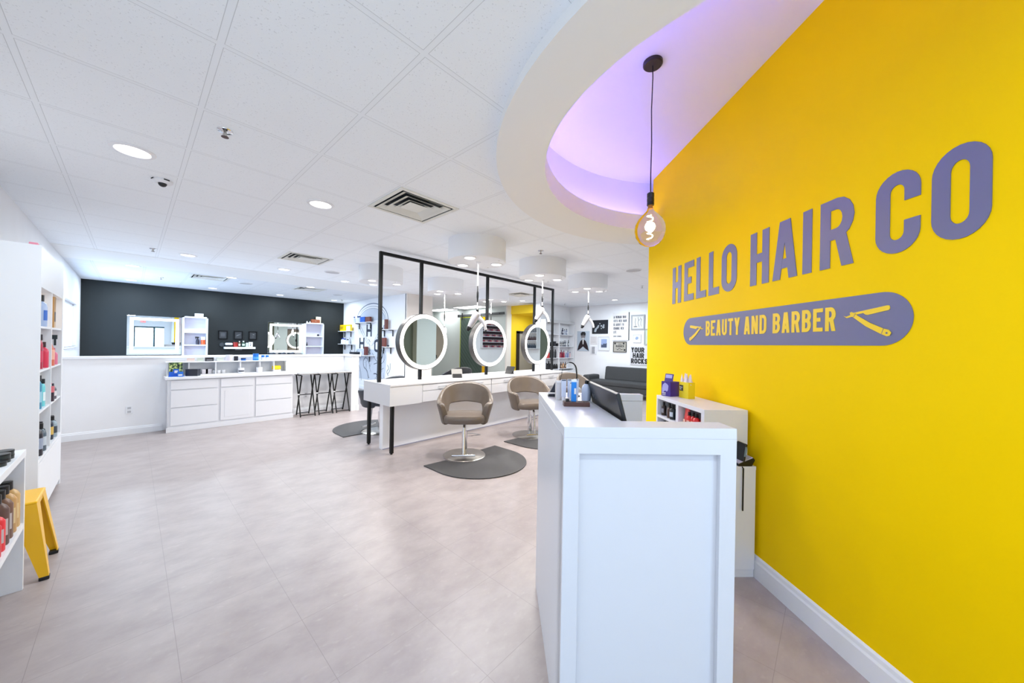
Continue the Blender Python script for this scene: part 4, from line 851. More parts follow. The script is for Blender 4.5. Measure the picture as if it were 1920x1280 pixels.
tower(.835, 1.31, (1.60, 1.28, .95), 'white open shelf tower on the dark wall with spray bottle, left one'); tower(3.545, 4.08, (1.575, 1.27, .95), 'white open shelf tower on the dark wall, right one')
bottle('spray_bottle', 'black trigger spray bottle in the left shelf tower', 'bottle', (1.12, 11.86, 1.28), .20, .035, (40, 40, 58), (28, 28, 34), 'spray', R(-90))
bottle('orange_canister', 'orange canister with white lid in the left shelf tower', 'canister', (1.225, 11.87, 1.28), .20, .045, (226, 96, 48), (232, 226, 226), 'jar')
bottle('tissue_box', 'white ribbed box on top of the left shelf tower', 'box', (1.14, 11.88, 1.98), .085, .08, (224, 222, 228), (230, 228, 234), 'box')
bottle('small_black_stand', 'small black clipper stand in the upper right shelf tower', 'stand', (3.93, 11.86, 1.575), .06, .03, (30, 30, 34), (40, 40, 44), 'can')
bottle('small_black_clip', 'small dark hook ornament in the lower right shelf tower', 'ornament', (3.62, 11.86, 1.27), .11, .018, (36, 36, 42), (36, 36, 42), 'spray')
t = MB().box(-.13, -.05, 0, .11, .05, .11).build('brown_leather_case', mat('cognac_leather', (142, 74, 44), .5), bevel=.01); t.location = (3.86, 11.88, 1.98); tag(t, 'brown leather case on top of the right shelf tower', 'case'); MB().box(-.02, -.052, .05, .0, -.05, .07).build('clasp', steel, t)
t = MB().box(-.07, -.02, 0, .07, .02, .20).build('cream_book', mat('cream_cover', (232, 218, 186), .6), bevel=.002); t.location = (3.96, 11.955, 1.98); tag(t, 'upright cream book behind the brown leather case', 'book'); MB().box(-.066, -.018, .004, .066, .018, .203).build('book_pages', paper, t)
for k, x in enumerate((3.62, 3.70)): bottle('white_figurine', 'tiny white ornament left of the leather case, %s one' % ['outer', 'inner'][k], 'ornament', (x, 11.88, 1.98), .05, .02, (226, 222, 226), (226, 222, 226), 'round')
for k, (x0, x1) in enumerate(((1.535, 1.732), (1.862, 2.06), (2.189, 2.382))):
    t = thing('small_framed_picture', 'small square black framed print on the dark wall, %s of three' % ['left', 'middle', 'right'][k], 'picture', ((x0 + x1) / 2, YB, 1.542), 0, 'three small black framed prints')
    a, b = (x1 - x0) / 2, .117
    MB().box(-a, -.025, -b, -a + .024, 0, b).box(a - .024, -.025, -b, a, 0, b).box(-a + .024, -.025, b - .024, a - .024, 0, b).box(-a + .024, -.025, -b, a - .024, 0, -b + .024).build('frame', mat('black_frame', (12, 12, 14), .7, spec=.2), t)
    MB().box(-a + .02, -.012, -b + .02, a - .02, -.002, b - .02).build('print', mat('chalk_print', (52, 54, 58), .6), t)
    m = MB()
    if k == 0:
        for z in (.04, .015, -.01, -.035): m.box(-.045, -.014, z, .045, -.012, z + .006)
    elif k == 1: m.prism([(-.05, -.03), (.04, .02), (.045, .03), (-.03, .0)], -.012, -.014, fnl)
    else: m.box(.0, -.014, .02, .035, -.012, .035); m.box(-.01, -.014, -.04, .02, -.012, -.034)
    m.build('chalk_drawing', grey, t)
t = MB().box(1.651, 11.80, 1.172, 2.317, YB, 1.226).build('floating_shelf', white2, bevel=.002); tag(t, 'white floating shelf below the three small prints', 'shelf'); MB().box(1.9, 11.985, 1.14, 2.05, YB, 1.172).build('shelf_bracket', grey, t)
zf = 1.226
t = thing('towel_warmer', 'white and black towel dispenser on the floating shelf', 'dispenser', (1.745, 11.87, zf)); MB().box(-.075, -.06, 0, .075, .06, .045).build('dispenser_base', blackp, t, bevel=.006); MB().box(-.075, -.06, .045, .075, .06, .105).build('dispenser_cover', white2, t, bevel=.02)
bottle('red_canister', 'red canister on the floating shelf', 'canister', (1.885, 11.87, zf), .125, .052, (176, 42, 34), (150, 34, 30), 'jar')
bottle('tonic_bottle', 'brown tonic bottle with white cap on the floating shelf', 'bottle', (1.968, 11.86, zf), .16, .026, (110, 86, 60), (232, 232, 232), 'round', lab=(226, 222, 210))
bottle('tonic_bottle', 'dark green tonic bottle with white cap on the floating shelf', 'bottle', (2.055, 11.86, zf), .165, .036, (24, 64, 44), (232, 232, 232), 'round', lab=(200, 214, 200))
bottle('pale_green_bottle', 'pale green bottle on the floating shelf', 'bottle', (2.135, 11.87, zf), .115, .032, (206, 222, 214), (230, 232, 232), 'can')
t = MB().box(-.045, -.02, 0, .045, .02, .135).build('white_card_box', paper, bevel=.002); t.location = (2.215, 11.86, zf); tag(t, 'white card box with a black letter, right end of the floating shelf', 'box'); m = MB(); stroke(m, [(-.02, .10), (.0, .09), (-.005, .03), (-.02, .04)], .010, False, fnl, -.0205, -.022); m.build('box_print', ink, t)
t = thing('round_brush_hook', 'dark round clipper disc on the wall left of the floating shelf', 'wall hook', (1.615, 11.98, 1.28)); MB(Matrix.Rotation(R(90), 4, 'X')).lathe([(0, 0), (.05, 0), (.055, .01), (.05, .02), (0, .02)], 20).build('hook_disc', mat('slate_disc', (56, 62, 68), .4), t, smooth=True)
for k, x in enumerate((2.72, 2.99, 3.22)):
    t = thing('hair_clipper', 'dark hair clipper hanging below the right lit mirror, %s' % ['leftmost, with blue guard', 'middle one', 'rightmost'][k], 'hair clipper', (x, 11.83, 1.045), 0, 'hair clippers below the right lit mirror')
    MB(Matrix.Rotation(R(80), 4, 'Y')).lathe([(0, -.06), (.022, -.06), (.034, -.03), (.032, .03), (.02, .055), (0, .055)], 16).build('clipper_body', mat('clipper_grey', (86, 92, 104), .35), t, smooth=True)
    MB().box(.04, -.016, -.01, .062, .016, .02).build('clipper_blade', mat('teal_guard', (24, 120, 170), .4) if k == 0 else blackp, t)
t = thing('clipper_rail', 'dark clipper rail below the right lit mirror', 'rail', (0, 0, 0)); MB().box(2.68, 11.80, .985, 3.55, 11.90, 1.012).build('rail_bar', blackp, t); MB().box(2.70, 11.90, .99, 2.74, YB, 1.008).box(3.46, 11.90, .99, 3.50, YB, 1.008).build('rail_bracket', steel, t)

# ------------------------------------------------------------------ mural wall
XM = 4.75
fmu = lambda a, b, d: (XM - d, a, b)     # a = y, b = z
def ell(cy, cz, ry, rz_, a0, a1, n=24): return [(cy + ry * math.cos(R(a0 + (a1 - a0) * i / n)), cz + rz_ * math.sin(R(a0 + (a1 - a0) * i / n))) for i in range(n + 1)]
mu = thing('wall_mural', 'black line mural of a bearded head with the letters H H C', 'mural')
gi = mat('mural_grey', (120, 130, 150), .6); bi = mat('mural_black', (52, 60, 76), .6); pale = mat('mural_pale_wash', (198, 204, 216), .6)
MB().prism(ell(10.0, 2.05, .86, .36, 0, 180), 0, .001, fmu).prism([(10.9, .3), (9.15, .3), (9.05, 1.0), (9.1, 1.2), (10.95, 1.2), (11.0, .9)], 0, .001, fmu).build('mural_wash', pale, mu)
m = MB()
stroke(m, ell(10.0, 2.05, .90, .42, -5, 185), .012, False, fmu, .0012, .0022); stroke(m, ell(10.0, 2.05, .99, .50, -5, 185), .03, False, fmu, .0012, .0022)
stroke(m, ell(10.0, 2.05, .82, .36, 0, 180), .01, False, fmu, .0012, .0022)
for a, b in (((10.85, 1.9), (10.2, 1.35)), ((9.2, 1.9), (9.85, 1.35)), ((10.7, 1.9), (10.05, 1.3)), ((9.35, 1.9), (9.95, 1.3))): stroke(m, [a, b], .012, False, fmu, .0012, .0022)
m.build('mural_outline', gi, mu)
def mletter(ch, cy, zz, wd, h, st=.05):
    m = MB(); glyph(m, ch, 0, zz, wd, h, st, lambda a, b, d: (XM - d, cy + wd / 2 - a, b), .0025, .004); m.build('mural_letter', bi, mu)
mletter('H', 10.13, 1.58, .34, .36, .075); mletter('H', 10.60, 1.215, .34, .33, .075); mletter('C', 9.62, 1.13, .34, .37, .075)
m = MB(); rr = random.Random(11)
# beard and face strokes
for pts, wd in (([(10.95, 1.15), (11.0, .9), (10.8, .6), (10.85, .3)], .02), ([(10.75, 1.1), (10.9, .85), (10.65, .55), (10.6, .25)], .016), ([(10.35, .95), (10.5, .85), (10.45, .65), (10.25, .6), (10.1, .35)], .022),
                ([(10.35, .95), (10.2, .93), (10.12, .82), (10.05, .7)], .018), ([(9.9, 1.1), (9.7, .9), (9.55, .85)], .014), ([(9.35, 1.25), (9.25, 1.0), (9.5, .85), (9.8, .78)], .02), ([(9.25, 1.2), (9.1, .95), (9.45, .75)], .014),
                ([(9.15, 1.3), (9.35, .95), (9.55, .7)], .022), ([(9.0, .8), (8.9, .7), (9.05, .62), (8.95, .5)], .016), ([(8.85, .85), (8.85, .65), (8.98, .55)], .014), ([(9.2, .7), (9.5, .6), (9.6, .4)], .012),
                ([(10.2, 1.25), (10.0, 1.18), (10.2, 1.12), (10.0, 1.08)], .016), ([(9.8, .5), (9.65, .52), (9.55, .45)], .028), ([(10.15, 1.5), (10.05, 1.42)], .02), ([(11.45, 1.15), (11.25, 1.0), (11.3, .8)], .02), ([(11.5, 1.55), (11.35, 1.3), (11.45, 1.1)], .014), ([(11.1, 1.3), (11.1, 1.05), (11.3, .95)], .02)):
    # smooth by subdividing with a catmull-like midpoint pass
    q = pts
    for _ in range(2):
        q2 = [q[0]]
        for i in range(len(q) - 1): a, b = q[i], q[i+1]; q2 += [(a[0]*.75 + b[0]*.25, a[1]*.75 + b[1]*.25), (a[0]*.25 + b[0]*.75, a[1]*.25 + b[1]*.75)]
        q = q2 + [q[-1]]
    stroke(m, q, wd, False, fmu, .0012, .0022)
for k in range(26):
    y = rr.uniform(9.2, 10.9); z = rr.uniform(.35, 1.15); stroke(m, [(y, z), (y + rr.uniform(-.1, .1), z - rr.uniform(.08, .2)), (y + rr.uniform(-.16, .16), z - rr.uniform(.2, .3))], .008, False, fmu, .0012, .0022)
m.build('mural_linework', bi, mu)
m = MB(); m.prism([(9.25, 1.25), (9.12, 1.45), (9.2, 1.9), (9.26, 1.9), (9.22, 1.5), (9.32, 1.27)], .001, .0016, fmu).build('mural_headphone_band', mat('mural_blue_grey', (168, 178, 198), .6), mu)
SH = []
for k, (ya, yb_, z, lab) in enumerate(((11.02, 9.70, 2.0, 'above the upper mural letter, top one'), (12.0, 11.15, 1.76, 'nearest the dark wall, with the yellow boxes'), (12.0, 11.05, 1.345, 'nearest the dark wall, below the yellow boxes'), (11.1, 9.72, 1.03, 'lowest one, just over the half wall'), (9.33, 8.50, 1.77, 'upper right, beside the first round mirror'), (9.35, 8.62, 1.30, 'lower right, beside the first round mirror'))):
    t = MB().box(XM - .18, yb_, z - .018, XM - .002, ya - .02, z).build('mural_shelf', white2, bevel=.002); tag(t, 'white wall shelf on the mural wall, ' + lab, 'shelf', 'white shelves on the mural wall')
    for q in (.22, .78):
        yy = yb_ + (ya - yb_) * q
        MB().bar((XM - .03, yy, z - .02), (XM - .03, yy, z - .19), .022).bar((XM - .03, yy, z - .028), (XM - .15, yy, z - .028), .02).build('shelf_bracket', blackp, t)
def mb_box(name, y, z, wd, h, c, label, d=.06):
    t = MB().box(-d / 2, -wd / 2, 0, d / 2, wd / 2, h).build(name, mat('card_%d_%d_%d' % c, c, .5), bevel=.002); t.location = (XM - .09, y, z); tag(t, label, 'box'); MB().box(-d/2 - .001, -wd / 2 - .001, h * .93, d/2 + .001, wd / 2 + .001, h + .002).build('box_lid', mat('card_%d_%d_%d' % c, c, .5), t); return t
for k, y in enumerate((10.93, 10.66, 10.55)): bottle('blue_capped_bottle', 'white bottle with blue cap on the top mural shelf, %s' % ['leftmost', 'second', 'third'][k], 'bottle', (XM - .1, y, 2.0), .20, .05, (226, 232, 244), (24, 60, 130), 'round')
mb_box('blue_product_box', 10.33, 2.0, .30, .16, (30, 100, 200), 'bright blue box on the top mural shelf'); mb_box('brown_product_box', 10.0, 2.0, .28, .15, (120, 68, 58), 'red brown box on the top mural shelf')
o = mb_box('yellow_lettered_box', 11.75, 1.76, .46, .20, (250, 206, 10), 'yellow box with dark letters on the mural shelf by the dark wall'); 
m = MB(); text(m, 'EHT', 0, .06, .09, lambda a, b, d: (-.03 - d, .18 - a, b), d0=.0, d1=.002, gap=.5); m.build('box_print', ink, o)
o = mb_box('yellow_open_box', 11.33, 1.76, .30, .20, (252, 220, 60), 'yellow and white box beside the lettered yellow box'); MB().box(-.032, -.14, .01, -.030, .14, .15).build('box_label', paper, o)
for k, y in enumerate((11.78, 11.62, 11.40)):
    bottle('clear_bottle_blue_trim', 'clear and blue bottle on the lower mural shelf by the dark wall, %s' % ['left one', 'middle one', 'right one'][k], 'bottle', (XM - .1, y, 1.345), .19 - .02 * k, .055, (224, 230, 240), (24, 64, 170) if k < 2 else (36, 44, 60), 'round')
for k, y in enumerate((10.92, 10.78)): bottle('dark_comb_case', 'flat dark case on the lowest mural shelf, %s one' % ['left', 'right'][k], 'case', (XM - .1, y, 1.03), .075, .11, (44, 46, 54), (50, 52, 60), 'box')
bottle('blue_capped_bottle', 'white bottle on the lowest mural shelf', 'bottle', (XM - .1, 10.4, 1.03), .12, .04, (230, 232, 240), (230, 232, 240), 'round')
mb_box('tall_brown_box', 10.12, 1.03, .15, .25, (110, 58, 54), 'tall dark red brown box on the lowest mural shelf'); mb_box('tall_brown_box', 8.93, 1.77, .11, .27, (112, 66, 56), 'tall brown box on the upper right mural shelf'); mb_box('tall_brown_box', 9.03, 1.30, .15, .24, (122, 66, 56), 'tall brown box on the lower right mural shelf'); mb_box('blue_card', 9.17, 1.30, .09, .2, (40, 90, 190), 'blue card beside the brown box on the lower right mural shelf')
for k, (y, z) in enumerate(((9.25, 1.77), (9.15, 1.77), (8.80, 1.30))): bottle('small_dark_jar', 'small dark jar on the mural shelves, %s' % ['upper right shelf, left one', 'upper right shelf, right one', 'lower right shelf'][k], 'jar', (XM - .1, y, z), .045, .03, (44, 48, 60), (36, 38, 46), 'jar')

# ------------------------------------------------------------------ styling station with mirror frame
ss = thing('styling_station', 'long white double sided styling counter on black legs', 'counter')
X0, X1, YF, YK = 2.185, 6.15, 4.06, 4.80
stw = mat('station_laminate', (216, 215, 218), .35)
MB().box(X0, YF, .862, X1, YK, .885).build('counter_top', stw, ss, bevel=.002)
MB().box(X0, YF + .006, .614, X0 + .45, YK - .006, .862).box(X0 + .45, YF + .03, .614, X1, YK - .03, .862).build('counter_body', stw, ss)
MB().box(2.25, 4.36, 0, X1, 4.45, .614).build('centre_panel', mat('panel_white', (246, 246, 250), .4), ss)
MB().box(2.25, 4.352, 0, X1, 4.36, .012).build('panel_kick', mat('grey_blue', (150, 150, 170), .5), ss)
for x in (2.24,):
    for y in (4.105, 4.735):
        lg = MB().box(x - .02, y - .02, .014, x + .02, y + .02, .614).build('leg', black, ss, bevel=.002); MB().cyl((x, y, 0), .014, .015, 12).build('levelling_foot', blackp, lg)
for x in (6.11,):
    for y in (4.105, 4.735): MB().box(x - .02, y - .02, 0, x + .02, y + .02, .614).build('leg', black, ss)
for x0, x1 in ((2.66, 3.30), (3.42, 3.94), (3.96, 4.66), (4.70, 5.22), (5.26, 5.86)):
    d = MB().box(x0, YF + .008, .772, x1, YF + .03, .856).build('drawer', stw, ss, bevel=.0015); xm = (x0 + x1) / 2
    MB().bar((xm - .07, YF - .012, .815), (xm + .07, YF - .012, .815), .008).bar((xm - .066, YF - .012, .815), (xm - .066, YF + .01, .815), .008).bar((xm + .066, YF - .012, .815), (xm + .066, YF + .01, .815), .008).build('handle', chrome, d)
    MB().box(x0, YF + .008, .622, x1, YF + .03, .766).build('lower_front', stw, ss, bevel=.0015)
for a, b in ((X0 + .45, 2.655), (3.305, 3.415), (5.865, X1)): MB().box(a, YF + .008, .618, b, YF + .03, .858).build('filler_panel', stw, ss)
fr = thing('mirror_rack', 'tall black metal frame carrying the round mirrors on the styling counter', 'frame', (0, 4.45, .885))  # black frame on the counter that holds the round mirrors
for x in (2.232, 2.855, 4.185, 5.49, 6.115): MB().box(x - .02, -.02, 0, x + .02, .02, 1.705).build('post', black, fr)
MB().box(2.212, -.02, 1.705, 6.135, .02, 1.745).build('top_rail', black, fr)
def ring(x, label, first=None):
    if first: return dup(first, (x, 4.375, 1.435), None, label)
    t = thing('round_lit_mirror', label, 'mirror', (x, 4.375, 1.435), 0, 'round lit mirrors on the black frame')
    Mx = Matrix.Rotation(R(90), 4, 'X')      # local z -> -y (towards camera)
    shell = mat('graphite_metal', (74, 71, 69), .45, .3)
    MB(Mx).lathe([(.385, -.055), (.403, -.055), (.403, .045), (.398, .05), (.392, .05), (.392, .045)], 72).build('mirror_housing', shell, t, smooth=True)
    MB(Mx).lathe([(.338, .046), (.340, .050), (.352, .052), (.380, .052), (.394, .050), (.396, .045)], 72).build('light_ring', led, t, smooth=True)
    MB(Mx).lathe([(0, .046), (.341, .046)], 72).build('mirror_glass', mirror, t)
    MB(Mx).lathe([(0, -.054), (.330, -.054)], 72).build('rear_mirror_glass', mirror, t)
    MB(Mx).lathe([(.325, -.055), (.335, -.060), (.38, -.060), (.398, -.055)], 72).build('rear_light_ring', led, t, smooth=True)
    MB().box(-.03, .05, -.06, .03, .056, .06).build('mount_plate', black, t)
    return t
rg = ring(2.85, 'round lit mirror on the black frame, left one nearest the camera'); ring(4.16, 'round lit mirror on the black frame, middle one', rg); ring(5.465, 'round lit mirror on the black frame, right one', rg)
def tablet(x, y, rz, label, c):
    t = thing('tablet_stand', label, 'tablet', (x, y, .885), rz)
    MB(Matrix.Translation((0, 0, .004)) @ Matrix.Rotation(R(-32), 4, 'X')).box(-.085, -.005, 0, .085, .003, .15).build('tablet_case', mat('case_%d' % c[0], c, .35), t, bevel=.003)
    MB().prism([(-.03, 0), (.07, 0), (.02, .06)], -.07, .07, lambda a, b, d: (d, a, b)).build('tablet_prop', blackp, t)
tablet(3.44, 4.31, R(-28), 'grey tablet in a stand on the styling counter, between the first two mirrors', (150, 148, 144))
tablet(4.64, 4.33, R(-78), 'black tablet in a stand on the styling counter, between the last two mirrors', (30, 30, 34))

# ------------------------------------------------------------------ styling chairs and mats
def chair(loc, rz, label, lm, group='styling chairs'):
    t = thing('styling_chair', label, 'chair', loc, rz, group)
    # seat cushion (front = -y)
    m = MB()
    prof = []
    rows = [(.435, .86), (.445, .97), (.475, 1.0), (.51, 1.0), (.532, .94), (.538, .70), (.538, .0)]
    n = 32; vs = []; fs = []
    for z, s_ in rows:
        for i in range(n):
            a = 2 * math.pi * i / n; ca, sa_ = math.cos(a), math.sin(a)
            x = .262 * math.copysign(abs(ca) ** .55, ca); y = .235 * math.copysign(abs(sa_) ** .55, sa_) - .01
            vs.append((x * s_ if s_ else 0, y * s_ if s_ else 0, z + (.010 * (1 - (y * s_ / .24) ** 2) if s_ < .8 else 0)))
    for k in range(len(rows) - 1):
        for i in range(n): j = (i + 1) % n; fs.append((k*n+i, k*n+j, (k+1)*n+j, (k+1)*n+i))
    fs.append(tuple(range(n))[::-1]); m.add(vs, fs); m.build('seat', lm, t, smooth=True)
    # wrap-around back and arms: one band swept round a U
    m = MB(); N_ = 44; ring_ = []; vs = []
    for i in range(N_ + 1):
        u = -1 + 2 * i / N_; au = abs(u)
        # plan path: back arc then arms running forward
        ang = u * R(128)
        x = math.sin(ang); y = math.cos(ang)
        sx_ = math.copysign(abs(x) ** .84, x); sy_ = math.copysign(abs(y) ** .85, y)
        px_, py_ = .295 * sx_, .02 + .245 * sy_
        back = max(0.0, 1 - max(0, (au - .30)) / .30) if au > .30 else 1.0; back = back * back * (3 - 2 * back)
        ztop = .665 + (.905 - .665) * back * (1 - .10 * (au / .3) ** 2 if au < .3 else .90)
        q = min(1, au / .74); ztop = .70 + (.905 - .70) * max(0, math.cos(q * math.pi / 2)) ** .95 if q < 1 else .70
        if au > .9: ztop -= .02 * (au - .9) / .1
        q = min(1, max(0, (au - .30) / .26)); q = q * q * (3 - 2 * q); zbot = .645 + (.435 - .645) * q - .02 * min(1, au / .3)
        th = .050 + .034 * min(1, max(0, (au - .5) / .4))
        nx, ny = px_ / .300, (py_ - .02) / .245; l_ = math.hypot(nx, ny) or 1; nx /= l_; ny /= l_
        for (zz, o) in ((zbot, .0), (zbot - .006, .5), (zbot, 1), (zbot + .25 * (ztop - zbot), 1), (zbot + .7 * (ztop - zbot), 1), (ztop - .012, 1), (ztop, .5), (ztop - .012, 0), (zbot + .7 * (ztop - zbot), 0), (zbot + .25 * (ztop - zbot), 0)):
            fl = -.035 + .075 * max(0, min(1, (zz - .45) / .25)); fl += .02 * back * (zz - .65) / .25
            d = fl + o * th - th * .5
            vs.append((px_ + nx * d, py_ + ny * d, zz))
    k = 10; fs = []
    for i in range(N_):
        for q in range(k): fs.append((i*k+q, i*k+(q+1) % k, (i+1)*k+(q+1) % k, (i+1)*k+q))
    fs.append(tuple(range(k))); fs.append(tuple(N_*k+q for q in range(k))[::-1])
    m.add(vs, fs); m.build('backrest', lm, t, smooth=True, subsurf=1)
    MB().cyl((0, 0, .40), .06, .036, 20).build('seat_plate', blackp, t)
    cy = MB().cyl((0, 0, .012), .034, .30, 24).build('pump_cylinder', chrome, t, smooth=True); MB().cyl((0, 0, .31), .018, .10, 20).build('piston', chrome, cy, smooth=True)
    MB().lathe([(.268, 0), (.270, .006), (.262, .012), (.05, .016), (.03, .022), (0, .022)], 56).build('base_disc', steel, t, smooth=True)
    f = MB().tube([(.0, -.10, .435), (.0, -.15, .42), (.0, -.175, .38), (.0, -.215, .10), (.0, -.235, .07)], .016, 12).build('footrest_arm', chrome, t, smooth=True)
    MB().tube([(-.14, -.24, .07), (.14, -.24, .07)], .013, 12).build('footrest_bar', chrome, f, smooth=True)
    MB().tube([(.02, .03, .27), (.10, .10, .25), (.20, .17, .215), (.10, .21, .19), (.03, .10, .215), (.0, .03, .25)], .0045, 8).build('pump_lever', chrome, t, smooth=True)
    return t
fc = math.atan2(-.677, -.736)
ch1 = chair((2.88, 3.44, 0), fc + R(95), 'taupe leather styling chair nearest the camera, facing it', leather, 'styling chairs')
dup(ch1, (4.25, 3.50, 0), fc + R(108), 'taupe leather styling chair half hidden by the reception desk'); dup(ch1, (5.56, 3.47, 0), fc + R(112), 'taupe leather styling chair peeking out behind the products on the desk')
chb = chair((4.10, 5.30, 0), R(178), 'black leather chair behind the styling counter, below the first mirror gap', leather2); chb.scale = (1, 1, 1.10)
chc = dup(ch1, (2.70, 5.32, 0), R(200), 'styling chair behind the left end of the counter, only footrest and base showing')
for c in kids(chc):
    if c.name.startswith(('seat', 'backrest')) and c.type == 'MESH' and c.data.materials[0] == leather: c.data = c.data.copy(); c.data.materials[0] = mat('charcoal_leather', (60, 66, 76), .4)
def fmat(x, y, flip, label, first=None):
    if first: return dup(first, (x, y, 0), math.pi if flip else 0, label)
    P = []
    # D shape, flat edge at y=+.01, round notch for the chair base
    nr = .283
    P = [(-.575, .01), (-.575, -.30)] + [(.575 * math.cos(R(a)), -.30 + .575 * math.sin(R(a))) for a in range(186, 355, 6)] + [(.575, -.30), (.575, .01)]
    P += [(nr * math.cos(R(a)), nr * math.sin(R(a))) for a in range(0, -181, -8)]
    t = MB().prism(P, 0, .012, lambda a, b, d: (a, b, d)).build('floor_mat', rubber, bevel=.008); t.location = (x, y, 0)
    return tag(t, label, 'floor mat', 'salon anti-fatigue mats')
m1 = fmat(2.86, 3.44, False, 'dark rubber salon mat under the nearest styling chair'); fmat(4.25, 3.50, False, 'dark rubber salon mat under the second styling chair', m1); fmat(5.56, 3.47, False, 'dark rubber salon mat under the third styling chair', m1)
fmat(2.70, 5.32, True, 'dark rubber salon mat behind the left end of the counter', m1); fmat(4.10, 5.30, True, 'dark rubber salon mat under the black chair behind the counter', m1)

# ------------------------------------------------------------------ gallery wall and sofa
def pic(name, ya, yb_, za, zb, fc_, ic, label, fwid=.03, d=.03):
    """ya = left edge (larger y), yb = right edge"""
    t = thing(name, label, 'picture', (XR, (ya + yb_) / 2, (za + zb) / 2), R(-90)); a, b = (ya - yb_) / 2, (zb - za) / 2
    # local x = towards -y world (right in the photo), -y local faces the room
    if fwid: MB().box(-a, -d, -b, -a + fwid, 0, b).box(a - fwid, -d, -b, a, 0, b).box(-a + fwid, -d, b - fwid, a - fwid, 0, b).box(-a + fwid, -d, -b, a - fwid, 0, -b + fwid).build('frame', mat('frame_%d_%d_%d' % fc_, fc_, .5), t)
    MB().box(-a + fwid, -d * .55, -b + fwid, a - fwid, -.002, b - fwid).build('print', mat('print_%d_%d_%d' % ic, ic, .6), t)
    t['_d'] = -d * .55
    return t
fpi = lambda a, b, d: (a, d, b)
def deco(t, name, m, matr): m.build(name, matr, t)
p = pic('photo_print', 6.151, 5.706, 1.245, 1.885, (60, 60, 66), (186, 198, 212), 'tall photo of a man in sunglasses and dark vest on the gallery wall', 0); d = -.0165
deco(p, 'figure_vest', MB().prism([(-.21, -.31), (-.17, -.15), (-.10, .0), (-.03, .06), (0, -.03), (.03, .06), (.10, 0), (.17, -.15), (.21, -.31), (.1, -.25), (0, -.17), (-.1, -.25)], d, d - .002, fpi), mat('maroon_black', (40, 26, 34), .6))
deco(p, 'figure_face', MB().prism([(.085 * math.cos(R(a)), .18 + .11 * math.sin(R(a))) for a in range(0, 360, 20)], d, d - .002, fpi), mat('mono_skin', (130, 126, 130), .6))
deco(p, 'figure_hair', MB().prism([(-.09, .19), (-.09, .26), (-.04, .30), (.05, .30), (.09, .26), (.09, .19), (.07, .22), (-.07, .22)], d - .002, d - .004, fpi).box(-.08, d - .004, .185, -.01, d - .002, .225).box(.01, d - .004, .185, .08, d - .002, .225), ink)
deco(p, 'figure_collar', MB().prism([(-.03, .05), (0, .06), (.03, .05), (.015, -.1), (-.015, -.1)], d - .002, d - .003, fpi).prism([(-.04, .11), (.04, .11), (.02, .07), (-.02, .07)], d - .002, d - .003, fpi), paper)
p = pic('photo_print', 5.611, 5.072, 1.80, 2.225, (20, 22, 28), (24, 28, 36), 'black and white photo of a performer on the gallery wall', 0)
m = MB().prism([(-.20, -.15), (-.17, -.06), (-.10, .0), (-.06, .06), (-.02, .05), (-.04, -.02), (-.10, -.07), (-.13, -.16)], d, d - .002, fpi)
for x, z, r in ((.05, .03, .03), (.13, .05, .03), (.12, -.01, .04), (.0, .10, .02), (.05, -.05, .02), (-.22, -.02, .02)): m.prism([(x + r * math.cos(R(a)), z + r * math.sin(R(a))) for a in range(0, 360, 45)], d, d - .002, fpi)
deco(p, 'stage_figures', m, mat('pale_mono', (170, 178, 186), .6))
p = pic('text_canvas', 4.908, 4.40, 1.60, 2.425, (228, 226, 228), (232, 230, 232), 'white canvas with a quote about a woman who cuts her hair', 0, .05)
MB().box(.2535, -.05, -.412, .258, 0, .412).build('canvas_edge', ink, p)
m = MB(); d2 = -.0275 - .001
for k, s_ in enumerate(('A WOMAN WHO', 'CUTS HER HAIR', 'IS ABOUT TO', 'CHANGE HER', 'LIFE')): text(m, s_, -.225, .24 - k * .112, .075, fpi, wd=.46, st=.17, gap=.10, d0=d2, d1=d2 - .002, width=(.40, .42, .33, .33, .10)[k])
text(m, 'COCO CHANEL', -.225, -.315, .042, fpi, d0=d2, d1=d2 - .002, width=.27); m.build('canvas_text', mat('grey_ink', (58, 58, 70), .6), p)
p = pic('framed_sketch', 4.339, 3.935, 1.905, 2.335, (160, 162, 166), (214, 214, 214), 'grey framed line sketch of figures right of the quote canvas', .035)
m = MB()
for q, wd in (([(-.07, .12), (-.08, 0), (-.06, -.12)], .008), ([(.0, .15), (.02, .05), (.0, -.02), (.04, -.14)], .008), ([(.06, .14), (.1, .08), (.08, -.04), (.1, -.12)], .006), ([(.02, .05), (.08, .10), (.12, .06)], .005)): stroke(m, q, wd, False, fpi, d, d - .002)
m.box(-.12, d - .002, -.135, -.02, d, -.115); m.build('sketch_lines', ink, p)
p = pic('framed_cityscape', 5.385, 5.01, 1.285, 1.72, (222, 222, 226), (226, 228, 236), 'white framed blue toned landscape photo on the gallery wall', .02)
m = MB().box(-.09, d - .001, -.13, .10, d, .13); m.build('landscape_photo', mat('pale_blue_photo', (150, 168, 208), .6), p)
m = MB().prism([(-.09, -.13), (-.09, -.03), (-.04, -.05), (0, .0), (.04, -.02), (.10, .01), (.10, -.13)], d - .001, d - .002, fpi); m.build('landscape_hills', mat('slate_photo', (70, 82, 108), .6), p)
p = pic('small_text_print', 5.66, 5.44, 1.47, 1.72, (214, 212, 214), (222, 218, 220), 'small pale text print, upper one left of the landscape photo', 0)
m = MB()
for z in (.09, .05, .01, -.03, -.07): m.box(-.08, d - .001, z, .08, d, z + .006)
m.build('print_lines', mat('faint_ink', (168, 160, 158), .6), p)
p = pic('small_text_print', 5.66, 5.44, 1.155, 1.41, (226, 226, 230), (228, 228, 232), 'small print with a dark barred block, lower one left of the landscape photo', 0)
m = MB()
